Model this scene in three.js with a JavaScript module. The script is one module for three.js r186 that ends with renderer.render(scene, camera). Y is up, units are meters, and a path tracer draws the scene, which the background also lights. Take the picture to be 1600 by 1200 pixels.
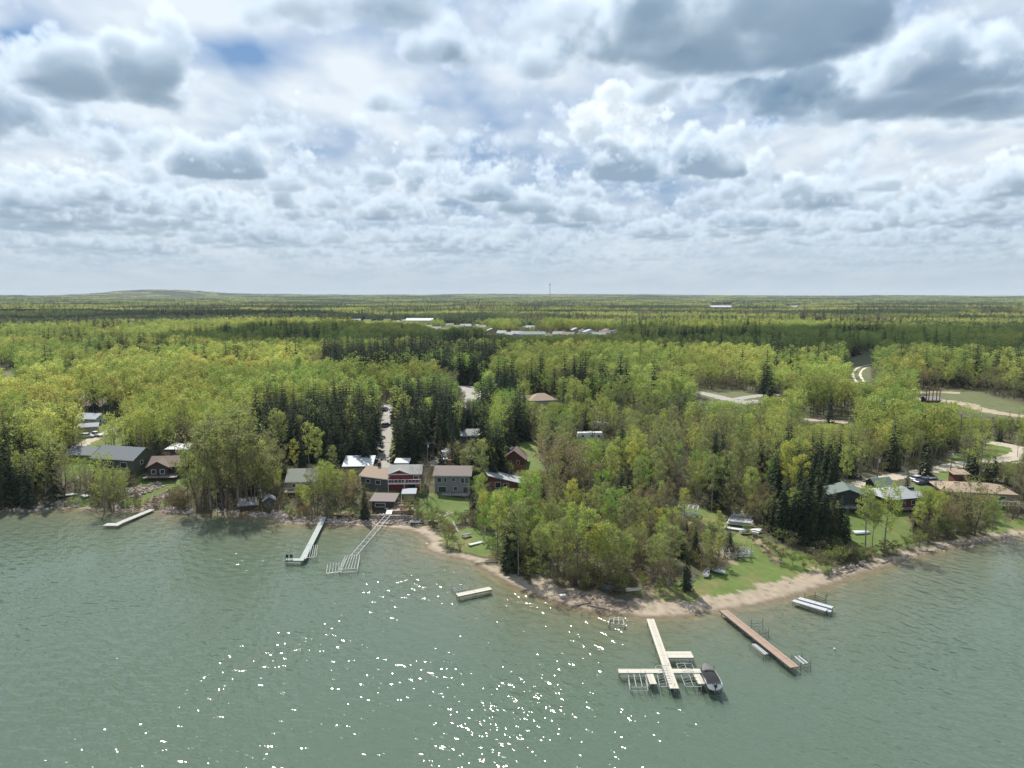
import * as THREE from 'three';
import { mergeGeometries } from 'three/addons/utils/BufferGeometryUtils.js';
import { createNoise2D } from 'simplex-noise';

// ---------------------------------------------------------------- camera, sky, sun, exposure
const scene = new THREE.Scene();
const EYE = 55, FOCAL = 1111, PITCH = Math.atan((600 - 463) / FOCAL);
const camera = new THREE.PerspectiveCamera(2 * Math.atan(600 / FOCAL) * 180 / Math.PI, 4 / 3, 1, 60000);
camera.position.set(0, EYE, 0);
camera.rotation.x = -PITCH;
const renderer = new THREE.WebGLRenderer({ antialias: true });
renderer.toneMapping = THREE.LinearToneMapping;
renderer.toneMappingExposure = 1.5;
renderer.shadowMap.enabled = true;

const SUN = new THREE.Vector3(-0.245, 0.799, -0.549).normalize();
const sun = new THREE.DirectionalLight(new THREE.Color().setRGB(1, 0.94, 0.84), 5);
sun.target.position.set(0, 0, -200);
sun.position.copy(SUN).multiplyScalar(900).add(sun.target.position);
sun.castShadow = true;
sun.shadow.radius = 1;
sun.shadow.mapSize.set(4096, 4096);
Object.assign(sun.shadow.camera, { left: -400, right: 400, top: 400, bottom: -400, near: 10, far: 2500 });
scene.add(sun, sun.target);
sun.name = 'sun';

// ---------------------------------------------------------------- small helpers
function rng(seed) { let s = seed | 0; return () => { s = (s + 0x6d2b79f5) | 0; let t = Math.imul(s ^ (s >>> 15), 1 | s); t = (t + Math.imul(t ^ (t >>> 7), 61 | t)) ^ t; return ((t ^ (t >>> 14)) >>> 0) / 4294967296; }; }
const clamp = (x, a = 0, b = 1) => Math.min(b, Math.max(a, x));
const lerp = (a, b, t) => a + (b - a) * t;
const smooth = (a, b, x) => { const t = clamp((x - a) / (b - a)); return t * t * (3 - 2 * t); };
const n2 = createNoise2D(rng(7)), n2b = createNoise2D(rng(21));
const fbm = (x, z, o = 4) => { let s = 0, a = 0.5, n = 0; for (let i = 0; i < o; i++) { s += a * n2(x, z); n += a; x = x * 2.03 + 17.1; z = z * 2.03 - 9.7; a *= 0.5; } return s / n; };
const sinP = Math.sin(PITCH), cosP = Math.cos(PITCH);
// direction of a line of sight that meets the photograph at (px, py) of 1600 x 1200
function sight(px, py) { const x = (px - 800) / FOCAL, y = (600 - py) / FOCAL; return [x, y * cosP - sinP, -cosP - y * sinP]; }
// the place at height h where that line of sight arrives
function at(px, py, h = 0) { const d = sight(px, py), t = (h - EYE) / d[1]; return [d[0] * t, h, d[2] * t]; }
// where a place shows in the photograph
function seenAt(x, y, z) { const v = y - EYE, depth = -z * cosP - v * sinP; return [800 + FOCAL * x / depth, 600 - FOCAL * (v * cosP - z * sinP) / depth, depth]; }

// ---------------------------------------------------------------- the sky: air, a thin high veil, fair-weather cumulus
function makeSky() {
  const N = 64, cells = 8, vol = new Float32Array(N * N * N), R = rng(99), pts = [];
  for (let i = 0; i < cells ** 3 * 3; i++) pts.push(R());
  for (let z = 0; z < N; z++) for (let y = 0; y < N; y++) for (let x = 0; x < N; x++) {
    const s = cells / N, fx = x * s, fy = y * s, fz = z * s, cx = Math.floor(fx), cy = Math.floor(fy), cz = Math.floor(fz);
    let best = 9;
    for (let k = -1; k <= 1; k++) for (let j = -1; j <= 1; j++) for (let i = -1; i <= 1; i++) {
      const X = cx + i, Y = cy + j, Z = cz + k, q = ((((Z + cells) % cells) * cells + (Y + cells) % cells) * cells + (X + cells) % cells) * 3;
      const dx = X + pts[q] - fx, dy = Y + pts[q + 1] - fy, dz = Z + pts[q + 2] - fz, d = dx * dx + dy * dy + dz * dz;
      if (d < best) best = d;
    }
    vol[(z * N + y) * N + x] = 1 - Math.min(1, Math.sqrt(best));
  }
  const M = N - 1;
  const look = (x, y, z) => {   // x, y, z in cells
    x *= N / cells; y *= N / cells; z *= N / cells;
    const xf = Math.floor(x), yf = Math.floor(y), zf = Math.floor(z), u = x - xf, v = y - yf, w = z - zf;
    const x0 = xf & M, x1 = (xf + 1) & M, y0 = (yf & M) * N, y1 = ((yf + 1) & M) * N, z0 = (zf & M) * N * N, z1 = ((zf + 1) & M) * N * N;
    const a = vol[z0 + y0 + x0] * (1 - u) + vol[z0 + y0 + x1] * u, b = vol[z0 + y1 + x0] * (1 - u) + vol[z0 + y1 + x1] * u;
    const c = vol[z1 + y0 + x0] * (1 - u) + vol[z1 + y0 + x1] * u, d = vol[z1 + y1 + x0] * (1 - u) + vol[z1 + y1 + x1] * u;
    return (a * (1 - v) + b * v) * (1 - w) + (c * (1 - v) + d * v) * w;
  };
  // cover map, kilometres; base of the clouds 1.25 km above the eye
  const BASE = 1.25, G = 900, SPAN = 45, cov = new Float32Array(G * G), top = new Float32Array(G * G);
  const placed = SKY_CLOUDS.map(([px, py, wide, tall, strong, deep]) => {
    const d = sight(px, py), t = BASE / Math.max(0.02, d[1]), dist = Math.hypot(d[0], d[2]) * t, slant = Math.hypot(dist, BASE);
    const rx = wide / 2 / FOCAL * slant;
    return { x: d[0] * t, z: d[2] * t, rx, rz: rx * (deep ?? 0.9), h: tall / FOCAL * slant, s: strong };
  });
  for (let j = 0; j < G; j++) for (let i = 0; i < G; i++) {
    const x = (i / (G - 1) * 2 - 1) * SPAN, z = (j / (G - 1) * 2 - 1) * SPAN, dist = Math.hypot(x, z);
    const big = fbm(x * 0.11 + 3.3, z * 0.11 - 1.2, 3), small = n2b(x * 0.55, z * 0.55) * 0.55 + n2b(x * 1.3 + 9, z * 1.3) * 0.3;
    const inView = z < 0 && Math.abs(x) < -z * 0.8 && dist < 11;
    let c = clamp(0.34 + 0.55 * big + 0.42 * small) * (inView ? 0.72 : 1), h = 0.35 + 0.4 * clamp(small + 0.4);
    const wx = 0.42 * n2(x * 0.9, z * 0.9) + 0.24 * n2(x * 2.3, z * 2.3), wz = 0.42 * n2(x * 0.9 + 31, z * 0.9) + 0.24 * n2(x * 2.3 + 17, z * 2.3);
    for (const p of placed) {
      const q = ((x - p.x) / p.rx + wx) ** 2 + ((z - p.z) / p.rz + wz) ** 2;
      if (q < 1.6) { const f = p.s * clamp(1.25 - q * 0.9); if (f > c) { c = f; h = p.h; } }
    }
    cov[j * G + i] = c; top[j * G + i] = h;
  }
  const grid = (a, x, z) => {
    const u = clamp((x / SPAN + 1) / 2 * (G - 1), 0, G - 1.001), v = clamp((z / SPAN + 1) / 2 * (G - 1), 0, G - 1.001), i = Math.floor(u), j = Math.floor(v), p = u - i, q = v - j, k = j * G + i;
    return (a[k] * (1 - p) + a[k + 1] * p) * (1 - q) + (a[k + G] * (1 - p) + a[k + G + 1] * p) * q;
  };
  const dens = (x, y, z, fine) => {
    const c = grid(cov, x, z);
    if (c < 0.06) return 0;
    const h = (y - BASE) / Math.max(0.12, grid(top, x, z));
    if (h < -0.03 || h > 1.15) return 0;
    const prof = smooth(-0.03, 0.10, h) * (1 - 0.6 * h * h) * (1.1 - smooth(0.8, 1.15, h));
    const wx = (look(x * 0.9, 3.1, z * 0.9) - 0.5) * 0.5, wz = (look(x * 0.9 + 4.4, 6.2, z * 0.9) - 0.5) * 0.5;
    let b = look(x * 1.5 + wx, y * 1.9 + 1.7, z * 1.5 + wz) * 0.46 + look(x * 3.6 + 3 + wz, y * 4.2, z * 3.6 + wx) * 0.30;
    if (fine) b += look(x * 8.3, y * 9.2, z * 8.3 + 5) * 0.19 + look(x * 19, y * 20, z * 19) * 0.12; else b += 0.16;
    return clamp((c * prof * 0.86 + b * 2.05 - 1.66) * 3.1);
  };
  const W = 4096, H = 2048, data = new Float32Array(W * H * 4);
  const col = [0, 0, 0];
  function shade(x, y, z) {
    const flat = Math.hypot(x, z) || 1e-6, mu = x * SUN.x + y * SUN.y + z * SUN.z;
    // clear air from the horizon up, and a thin white veil
    const k = Math.pow(1 - y, 5), el = clamp(y / 0.5);
    let r = lerp(0.135, 0.46, k), g = lerp(0.30, 0.565, k), b = lerp(0.60, 0.66, k);
    const vx = x / (y + 0.10), vz = z / (y + 0.10);
    let gap = 0; if (z < -0.2) { const [qx, qy] = seenAt(x * 1e5, EYE + y * 1e5, z * 1e5); for (const [gx, gy, gw, gh, gs] of SKY_GAPS) gap += gs * Math.exp(-(((qx - gx) / gw) ** 2) - ((qy - gy) / gh) ** 2); }
    const veil = clamp(0.60 + 0.62 * fbm(vx * 0.9 + 4, vz * 0.55, 5) + 0.25 * n2(vx * 0.25 - 3, vz * 0.22) + 0.30 * fbm(vx * 3.4 + 1, vz * 2.1, 3) - gap) * (1 - 0.55 * Math.pow(1 - y, 22));
    const vb = 0.80 + 0.16 * Math.max(0, mu);
    r = lerp(r, vb * 0.84, veil); g = lerp(g, vb * 0.93, veil); b = lerp(b, vb * 1.02, veil);
    // cumulus
    let T = 1, cr = 0, cg = 0, cb = 0;
    const t0 = BASE * 0.98 / Math.max(y, 0.012), far = t0 * flat;
    if (far < 44) {
      const thick = clamp(1.1 / Math.max(y, 0.02), 0.4, 5), steps = 64, dt = thick / steps;
      const hash = Math.sin(x * 9127.1 + y * 5311.7 + z * 7717.3) * 43758.5453, jit = hash - Math.floor(hash);
      const dim = 1 - Math.exp(-Math.max(0, t0 - 2) / 26);
      for (let i = 0; i < steps && T > 0.03; i++) {
        const t = t0 + (i + jit) * dt, px = x * t, py = y * t, pz = z * t, d = dens(px, py, pz, true);
        if (d <= 0.002) continue;
        const s1 = dens(px + SUN.x * 0.09, py + SUN.y * 0.09, pz + SUN.z * 0.09, false), s2 = dens(px + SUN.x * 0.26, py + SUN.y * 0.26, pz + SUN.z * 0.26, false), s3 = dens(px + SUN.x * 0.6, py + SUN.y * 0.6, pz + SUN.z * 0.6, false);
        const tau = s1 * 0.14 + s2 * 0.22 + s3 * 0.36, hn = clamp((py - BASE) / 0.7);
        const lit = Math.exp(-tau * 7) * 0.54, deep = Math.exp(-tau * 2.4) * 0.15, amb = 0.17 + 0.34 * hn;
        const a = 1 - Math.exp(-d * dt * 17), w = T * a;
        cr += w * (lit + deep * 0.72 + amb * (0.50 + 0.36 * hn)); cg += w * (lit + deep + amb * (0.96 + 0.02 * hn)); cb += w * (lit + deep * 1.22 + amb * (1.52 - 0.44 * hn));
        T *= 1 - a;
      }
      const c = 1 - T;
      if (c > 0.001) { cr = lerp(cr, r * c, dim); cg = lerp(cg, g * c, dim); cb = lerp(cb, b * c, dim); }
    }
    r = r * T + cr; g = g * T + cg; b = b * T + cb;
    // the thickest air, right at the horizon
    const air = Math.exp(-y * 17) * 0.85;
    col[0] = lerp(r, 0.475, air) * 0.715; col[1] = lerp(g, 0.565, air) * 0.71; col[2] = lerp(b, 0.635, air) * 0.70;
  }
  for (let j = H / 2; j < H; j++) {
    const el = ((j + 0.5) / H - 0.5) * Math.PI, y = Math.sin(el), c = Math.cos(el), step = j > H * 0.75 ? 4 : 2;
    for (let i = 0; i < W; i++) {
      const fine = i > W * 0.11 && i < W * 0.39 && el < 0.62;   // two directions in a coarser mesh elsewhere, the same sky
      if (!fine && (i % step)) { const o = (j * W + i) * 4, q = o - 4; data[o] = data[q]; data[o + 1] = data[q + 1]; data[o + 2] = data[q + 2]; data[o + 3] = 1; continue; }
      if (!fine && (j % step)) { const o = (j * W + i) * 4, q = o - W * 4; data[o] = data[q]; data[o + 1] = data[q + 1]; data[o + 2] = data[q + 2]; data[o + 3] = 1; continue; }
      const a = ((i + 0.5) / W - 0.5) * 2 * Math.PI;
      shade(Math.cos(a) * c, y, Math.sin(a) * c);
      const o = (j * W + i) * 4;
      data[o] = col[0]; data[o + 1] = col[1]; data[o + 2] = col[2]; data[o + 3] = 1;
    }
  }
  for (let o = 0; o < W * H * 2; o += 4) { data[o] = 0.08; data[o + 1] = 0.10; data[o + 2] = 0.09; data[o + 3] = 1; }
  const t = new THREE.DataTexture(data, W, H, THREE.RGBAFormat, THREE.FloatType);
  t.mapping = THREE.EquirectangularReflectionMapping;
  t.magFilter = t.minFilter = THREE.LinearFilter;
  t.needsUpdate = true;
  return t;
}
// gaps in the high veil where the blue shows
const SKY_GAPS = [[390, 82, 95, 34, 0.9], [40, 55, 60, 26, 0.8], [1190, 150, 70, 30, 0.6], [720, 170, 130, 26, 0.35], [200, 195, 60, 18, 0.4], [1480, 225, 80, 22, 0.35]];
// where the photograph's cumulus stand: middle of the base, width, height (all in pixels of the photograph), strength, depth
const SKY_CLOUDS = [
  [120, 165, 400, 110, 0.95, 0.5], [270, 150, 190, 95, 0.95, 0.8], [60, 235, 260, 90, 0.75], [1350, 175, 640, 150, 1.0, 0.45], [1120, 95, 640, 150, 0.98, 0.5], [700, 100, 110, 70, 0.9, 0.6],
  [960, 110, 300, 110, 0.9, 0.5], [1560, 190, 260, 90, 1.0, 0.6], [620, 40, 420, 110, 0.7, 0.5],
  [970, 290, 150, 150, 1.0, 0.8], [1100, 278, 130, 90, 0.95], [1258, 332, 110, 55, 1.0], [1375, 300, 120, 26, 0.7], [1500, 355, 170, 66, 0.9], [1580, 315, 130, 70, 0.9], [430, 228, 150, 75, 0.95, 0.8], [515, 232, 70, 26, 0.85],
  [320, 282, 190, 78, 0.95, 0.8], [440, 300, 80, 26, 0.8], [150, 362, 380, 70, 0.9, 0.8], [60, 330, 200, 60, 0.8], [270, 345, 70, 30, 0.8], [810, 335, 130, 40, 0.9], [720, 318, 200, 70, 0.75], [620, 350, 160, 40, 0.8], [890, 355, 180, 45, 0.85],
  [1170, 362, 190, 30, 0.85], [1330, 362, 130, 32, 0.85], [1040, 375, 200, 34, 0.85], [400, 385, 260, 32, 0.85], [120, 395, 300, 30, 0.85], [700, 395, 260, 30, 0.8], [1450, 385, 220, 28, 0.75], [560, 290, 120, 34, 0.7], [690, 250, 240, 60, 0.62, 0.6], [560, 190, 260, 60, 0.62, 0.6], [1430, 120, 300, 60, 0.8],
];
scene.background = makeSky();
scene.environment = scene.background;

// ---------------------------------------------------------------- lie of the land
const SHORE = [[-2600, 760], [-1200, 770], [-500, 784], [-200, 792], [0, 797], [60, 798], [130, 796], [165, 800], [225, 797], [280, 807], [340, 801], [420, 811], [440, 819], [540, 822], [600, 825], [640, 829], [660, 838], [668, 848], [662, 858], [690, 868], [735, 878],
  [780, 905], [830, 930], [880, 946], [920, 956], [960, 961], [1010, 966], [1060, 965], [1120, 956], [1180, 947], [1240, 932], [1300, 914], [1350, 896], [1400, 881], [1450, 867], [1500, 853], [1560, 845], [1600, 838], [1750, 822], [2000, 800], [2600, 780], [4200, 770]].map(([x, y]) => { const p = at(x, y, 0); return [p[0], p[2]]; });
const LAND = [...SHORE, [30000, -300], [30000, -40000], [-30000, -40000], [-30000, -300]];
function inside(poly, x, z) {
  let c = false;
  for (let i = 0, j = poly.length - 1; i < poly.length; j = i++) { const a = poly[i], b = poly[j]; if ((a[1] > z) !== (b[1] > z) && x < (b[0] - a[0]) * (z - a[1]) / (b[1] - a[1]) + a[0]) c = !c; }
  return c;
}
function lineDist(line, x, z) {
  let best = 1e18;
  for (let i = 0; i + 1 < line.length; i++) {
    const a = line[i], b = line[i + 1], ux = b[0] - a[0], uz = b[1] - a[1], t = clamp(((x - a[0]) * ux + (z - a[1]) * uz) / (ux * ux + uz * uz + 1e-9)), dx = x - a[0] - ux * t, dz = z - a[1] - uz * t, d = dx * dx + dz * dz;
    if (d < best) best = d;
  }
  return Math.sqrt(best);
}
const inlandBy = (x, z) => lineDist(SHORE, x, z) * (inside(LAND, x, z) ? 1 : -1);
function landAt(x, z, d) {
  if (d < 0) return -Math.min(4.5, 0.02 - d * 0.052 + Math.max(0, -d - 25) * 0.03) + (0.10 * n2(x * 0.16, z * 0.16) + 0.05 * n2(x * 0.6, z * 0.6)) * clamp(-d / 5);
  const left = 1 - smooth(-34, -8, x), right = smooth(52, 74, x), point = 1 - Math.max(left, right);
  let h = 0.07 * Math.min(d, 9) + left * 4.4 * smooth(3, 26, d) + right * 3.6 * smooth(6, 30, d) + point * (1.2 * smooth(8, 22, d) + 3.0 * smooth(20, 75, d));
  h += 3.2 * smooth(30, 190, d) + 4.5 * smooth(170, 700, d) + 5 * smooth(700, 2200, d) + 22 * smooth(2000, 6500, d);
  h += fbm(x * 0.011, z * 0.011, 3) * 0.9 * smooth(12, 60, d) + fbm(x * 0.0016 + 5, z * 0.0016, 3) * 4.5 * smooth(300, 1200, d) + fbm(x * 0.00042, z * 0.0006 + 3, 3) * 17 * smooth(2500, 6000, d);
  h += 66 * Math.exp(-(((x + 3780) / 500) ** 4) - ((z + 7600) / 700) ** 2) + 26 * Math.exp(-(((x + 3500) / 1900) ** 4) - ((z + 8800) / 900) ** 2) + 28 * Math.exp(-(((x - 400) / 2500) ** 2) - ((z + 9000) / 900) ** 2);
  return h + 0.05 * n2(x * 0.7, z * 0.7) * clamp(d / 3);
}
const land = (x, z) => landAt(x, z, inlandBy(x, z));
// the place on the ground where a line of sight arrives
function gat(px, py) {
  const d = sight(px, py);
  let t = 70 / Math.hypot(d[0], d[2]), last = t;
  for (let i = 0; i < 900; i++) { const y = EYE + d[1] * t; if (y <= Math.max(0, land(d[0] * t, d[2] * t))) break; last = t; t += Math.max(0.5, t * 0.006); }
  for (let k = 0; k < 14; k++) { const m = (last + t) / 2; if (EYE + d[1] * m <= Math.max(0, land(d[0] * m, d[2] * m))) t = m; else last = m; }
  return [d[0] * t, land(d[0] * t, d[2] * t), d[2] * t];
}
const ground2 = (list) => list.map(([x, y]) => { const p = gat(x, y); return [p[0], p[2]]; });

// lawns, meadows and ploughed fields (outlines as they lie on the ground)
const LAWNS = [
  [[985, 925], [1060, 946], [1135, 944], [1200, 930], [1250, 912], [1305, 890], [1262, 868], [1215, 850], [1188, 836], [1172, 818], [1105, 797], [1066, 788], [1060, 800], [1100, 822], [1140, 845], [1160, 868], [1130, 890], [1080, 905], [1040, 915]],
  [[655, 785], [668, 770], [735, 770], [742, 800], [720, 818], [690, 822], [660, 805]], [[690, 835], [735, 822], [780, 835], [800, 858], [770, 872], [725, 862], [690, 850]], [[598, 768], [660, 768], [655, 782], [600, 782]],
  [[196, 766], [212, 750], [228, 735], [292, 742], [300, 760], [262, 772], [205, 772]], [[95, 745], [112, 722], [150, 726], [140, 745], [110, 756]], [[98, 788], [118, 770], [145, 778], [140, 792]], [[122, 705], [148, 662], [200, 650], [216, 660], [196, 702], [150, 712]],
  [[208, 790], [232, 764], [262, 768], [258, 790]], [[805, 735], [808, 692], [838, 690], [850, 735]], [[1300, 835], [1320, 795], [1420, 795], [1432, 850], [1360, 868], [1310, 862]], [[1540, 832], [1556, 812], [1620, 808], [1620, 832]],
  [[578, 725], [588, 660], [600, 662], [590, 725]], [[606, 715], [612, 660], [622, 660], [622, 718]], [[1440, 760], [1470, 735], [1495, 735], [1490, 770]], [[1475, 715], [1550, 690], [1590, 700], [1590, 720], [1500, 735]], [[432, 750], [470, 735], [560, 745], [640, 745], [640, 728], [430, 722]],
  [[430, 800], [455, 790], [470, 800], [450, 808]], [[518, 800], [560, 790], [566, 806], [520, 808]], [[1400, 775], [1440, 745], [1470, 745], [1460, 775]], [[700, 715], [760, 700], [765, 720], [705, 725]], [[795, 735], [830, 720], [850, 730], [830, 745]],
].map(ground2);
const MEADOWS = [[[1318, 606], [1322, 566], [1345, 550], [1372, 550], [1366, 585], [1352, 608]], [[740, 531], [752, 520], [830, 523], [940, 528], [970, 534], [860, 537], [760, 538]], [[1210, 598], [1250, 590], [1310, 604], [1250, 612]], [[-20, 592], [-20, 577], [24, 580], [26, 592]], [[1425, 618], [1500, 608], [1620, 640], [1620, 665], [1500, 640], [1430, 628]],
  [[1480, 497.5], [1620, 497.5], [1620, 494], [1500, 494]], [[1090, 640], [1100, 610], [1180, 612], [1200, 640], [1150, 652]]].map(ground2);
const FIELD = ground2([[1490, 496.5], [1530, 491], [1700, 489], [1700, 495.5]]);
const PATHS = [[[1163, 800], [1172, 832], [1195, 858], [1215, 878]], [[1010, 905], [1014, 940]], [[1116, 858], [1145, 880]], [[1040, 800], [1075, 815], [1090, 835]], [[1050, 795], [1066, 808]], [[985, 830], [1000, 848]]].map(ground2);

function groundColour(x, z, d, out) {
  const j = 0.5 * n2(x * 0.45, z * 0.45) + 0.35 * n2(x * 1.3, z * 1.3), e = 1.1 * j;
  const f = 0.5 + 0.5 * fbm(x * 0.05, z * 0.05, 3), grain = 0.82 + 0.26 * (0.5 + 0.5 * n2b(x * 2.1, z * 2.1)) + 0.1 * n2b(x * 0.33, z * 0.33);
  let r = lerp(0.060, 0.085, f), g = lerp(0.062, 0.080, f), b = lerp(0.028, 0.040, f);   // leaf litter, dead grass and new growth under the trees
  const dist = Math.hypot(x, z);
  if (dist < 1200) {
    const nearPoint = x > -20 && x < 62 && d < 70;
    if (nearPoint) { r *= 1.1; g *= 1.06; b *= 1.1; }
    let on = false;
    for (const p of LAWNS) if (inside(p, x + e, z + e * 0.7)) { on = true; break; }
    if (on) { const dry = smooth(0.1, 0.65, fbm(x * 0.09 + 8, z * 0.09, 3) + 0.25 * n2(x * 0.8, z * 0.8)); r = lerp(0.098, 0.175, dry); g = lerp(0.148, 0.155, dry); b = lerp(0.026, 0.055, dry); }
    if (d < 130) for (const p of PATHS) { const q = lineDist(p, x, z); if (q < 0.9 + 0.5 * j) { r = 0.26; g = 0.21; b = 0.13; } }
  }
  for (const p of MEADOWS) if (inside(p, x + 5 * e, z + 6 * j)) { r = 0.10; g = 0.115; b = 0.04; }
  if (inside(FIELD, x, z)) { r = 0.36; g = 0.29; b = 0.20; }
  const w = shoreSand(x, z) + 1.4 * n2(x * 0.16 + 4, z * 0.16);
  if (d < w + e * 0.9) {   // sand and gravel, wet along the water
    const wet = smooth(1.5, 0.35, d + 0.5 * j), litter = smooth(0.25, 0.6, fbm(x * 0.35 + 2, z * 0.35, 3));
    r = lerp(lerp(0.33, 0.20, litter), 0.14, wet); g = lerp(lerp(0.275, 0.16, litter), 0.11, wet); b = lerp(lerp(0.205, 0.115, litter), 0.075, wet);
    if (d < 0) { const mud = smooth(-9, -36, d + 4 * j); r = lerp(0.155, 0.106, mud); g = lerp(0.132, 0.162, mud); b = lerp(0.065, 0.112, mud); }
  }
  out[0] = r * grain; out[1] = g * grain; out[2] = b * grain;
}
// how far the sand reaches from the water
function shoreSand(x, z) { return x < -62 ? 1.0 : x < -22 ? 2.4 : x < -16 ? 3.5 : x < 4 ? 2.6 : x < 24 ? 6.5 + 1.2 * n2(x * 0.2, 0) : x < 62 ? 5.6 : 2.8; }

const grainTex = (() => {   // fine soil and grass grain, 8 m a side
  const S = 512, a = new Uint8Array(S * S * 4), R = rng(5);
  const spots = new Float32Array(S * S).fill(0);
  for (let k = 0; k < 26000; k++) { const x = Math.floor(R() * S), y = Math.floor(R() * S), l = 1 + Math.floor(R() * 4), v = (R() - 0.5) * 0.5; for (let i = 0; i < l; i++) spots[((y + i) % S) * S + (x + (R() < 0.5 ? 1 : 0)) % S] += v; }
  for (let i = 0; i < S * S; i++) { const v = clamp(0.86 + spots[i] * 0.5 + (R() - 0.5) * 0.22, 0.45, 1) * 255; a[i * 4] = v; a[i * 4 + 1] = v; a[i * 4 + 2] = v; a[i * 4 + 3] = 255; }
  const t = new THREE.DataTexture(a, S, S); t.wrapS = t.wrapT = THREE.RepeatWrapping; t.magFilter = THREE.LinearFilter; t.colorSpace = THREE.NoColorSpace; t.needsUpdate = true; return t;
})();
{
  const cols = 430, half = 64 * Math.PI / 180, radii = [];
  for (let r = 18; r < 15500;) { radii.push(r); r += r < 105 ? 4 : r < 250 ? 0.62 : r < 420 ? 1.6 : r * 0.017; }
  const nv = radii.length * (cols + 1), pos = new Float32Array(nv * 3), colr = new Float32Array(nv * 3), uv = new Float32Array(nv * 2), idx = [], c = [0, 0, 0];
  let k = 0;
  for (const r of radii) for (let i = 0; i <= cols; i++, k++) {
    const a = (i / cols * 2 - 1) * half, x = Math.sin(a) * r, z = -Math.cos(a) * r, d = inlandBy(x, z);
    pos[k * 3] = x; pos[k * 3 + 1] = landAt(x, z, d); pos[k * 3 + 2] = z;
    groundColour(x, z, d, c);
    colr.set(c, k * 3); uv[k * 2] = x / 8; uv[k * 2 + 1] = z / 8;
  }
  for (let j = 0; j + 1 < radii.length; j++) for (let i = 0; i < cols; i++) { const a = j * (cols + 1) + i, b = a + cols + 1; idx.push(a, a + 1, b, a + 1, b + 1, b); }
  const g = new THREE.BufferGeometry();
  g.setAttribute('position', new THREE.BufferAttribute(pos, 3)); g.setAttribute('color', new THREE.BufferAttribute(colr, 3)); g.setAttribute('uv', new THREE.BufferAttribute(uv, 2)); g.setIndex(idx); g.computeVertexNormals();
  const m = new THREE.MeshStandardMaterial({ color: 0xffffff, vertexColors: true, roughness: 0.95, map: grainTex, bumpMap: grainTex, bumpScale: 0.12 });
  const o = new THREE.Mesh(g, m); o.name = 'ground'; o.userData = { kind: 'structure' }; scene.add(o);
  console.log('ground', nv);
}

// ---------------------------------------------------------------- the lake
const waveTex = (() => {   // small wind waves, heights of a patch 96 m a side
  const S = 2048, TILE = 96, h = new Float32Array(S * S), R = rng(31), w = [];
  for (let k = 0; k < 72; k++) {
    const len = 0.34 * Math.pow(14, Math.pow(R(), 1.15)), dir = -0.82 + (R() + R() + R() - 1.5) * 1.0, q = TILE / len;
    const kx = Math.round(Math.cos(dir) * q), kz = Math.round(Math.sin(dir) * q);
    w.push([kx, kz, R() * 6.283, Math.pow(len, 1.0) * 0.0078]);
  }
  const T = 8192, sn = new Float32Array(T); for (let i = 0; i < T; i++) sn[i] = Math.sin(i / T * 2 * Math.PI);
  const gust = (x, y) => { const a = sn[(Math.round(x * 2 * T) + Math.round(y * T) + 700) & (T - 1)], b = sn[(Math.round(x * T) - Math.round(y * 3 * T) + 3100) & (T - 1)], c = sn[(Math.round(x * 4 * T) + Math.round(y * 3 * T)) & (T - 1)]; return 0.85 + 0.16 * a + 0.13 * b + 0.12 * c; };
  for (let y = 0; y < S; y++) for (let x = 0; x < S; x++) {
    let s = 0;
    for (const q of w) { const v = sn[(Math.round((q[0] * x + q[1] * y) / S * T + q[2] / 6.283 * T)) & (T - 1)]; s += q[3] * (v + 0.28 * v * v); }
    h[y * S + x] = s * gust(x / S, y / S);
  }
  let lo = 1e9, hi = -1e9; for (const v of h) { if (v < lo) lo = v; if (v > hi) hi = v; }
  const a = new Float32Array(S * S * 4);
  for (let i = 0; i < S * S; i++) { const v = (h[i] - lo) / (hi - lo); a[i * 4] = a[i * 4 + 1] = a[i * 4 + 2] = v; a[i * 4 + 3] = 1; }
  console.log('waves', (hi - lo).toFixed(3));
  const t = new THREE.DataTexture(a, S, S, THREE.RGBAFormat, THREE.FloatType); t.wrapS = t.wrapT = THREE.RepeatWrapping; t.magFilter = THREE.LinearFilter; t.needsUpdate = true;
  return { t, range: hi - lo, TILE };
})();
{
  const g = new THREE.PlaneGeometry(9000, 9000, 24, 24).rotateX(-Math.PI / 2), p = g.attributes.position, uv = g.attributes.uv;
  for (let i = 0; i < p.count; i++) uv.setXY(i, p.getX(i) / waveTex.TILE, p.getZ(i) / waveTex.TILE);
  const m = new THREE.MeshPhysicalMaterial({ color: 0xffffff, roughness: 0.085, ior: 1.333, transmission: 1, thickness: 0, bumpMap: waveTex.t, bumpScale: waveTex.range * 0.55 });
  const o = new THREE.Mesh(g, m); o.name = 'lake_water'; o.userData = { kind: 'structure' }; scene.add(o);
  // silt hanging in the water: the deeper the water, the more of it one looks through
  const silt = new THREE.MeshStandardMaterial({ color: new THREE.Color().setRGB(0.106, 0.162, 0.112), roughness: 1, transparent: true, opacity: 0.26 }); silt.name = 'silt';
  [0.09, 0.26, 0.5, 0.8, 1.2, 1.75].forEach((depth, i) => { const s = new THREE.Mesh(new THREE.PlaneGeometry(9000, 9000).rotateX(-Math.PI / 2), silt); s.position.y = -depth; s.name = i ? 'water_silt_' + String(i).padStart(3, '0') : 'water_silt'; s.userData = { kind: 'structure' }; scene.add(s); });
  const bed = new THREE.Mesh(new THREE.PlaneGeometry(9000, 9000).rotateX(-Math.PI / 2), new THREE.MeshStandardMaterial({ color: new THREE.Color().setRGB(0.106, 0.162, 0.112), roughness: 1 }));
  bed.position.y = -5; bed.name = 'lake_bed'; bed.userData = { kind: 'structure' }; scene.add(bed);
}

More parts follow.
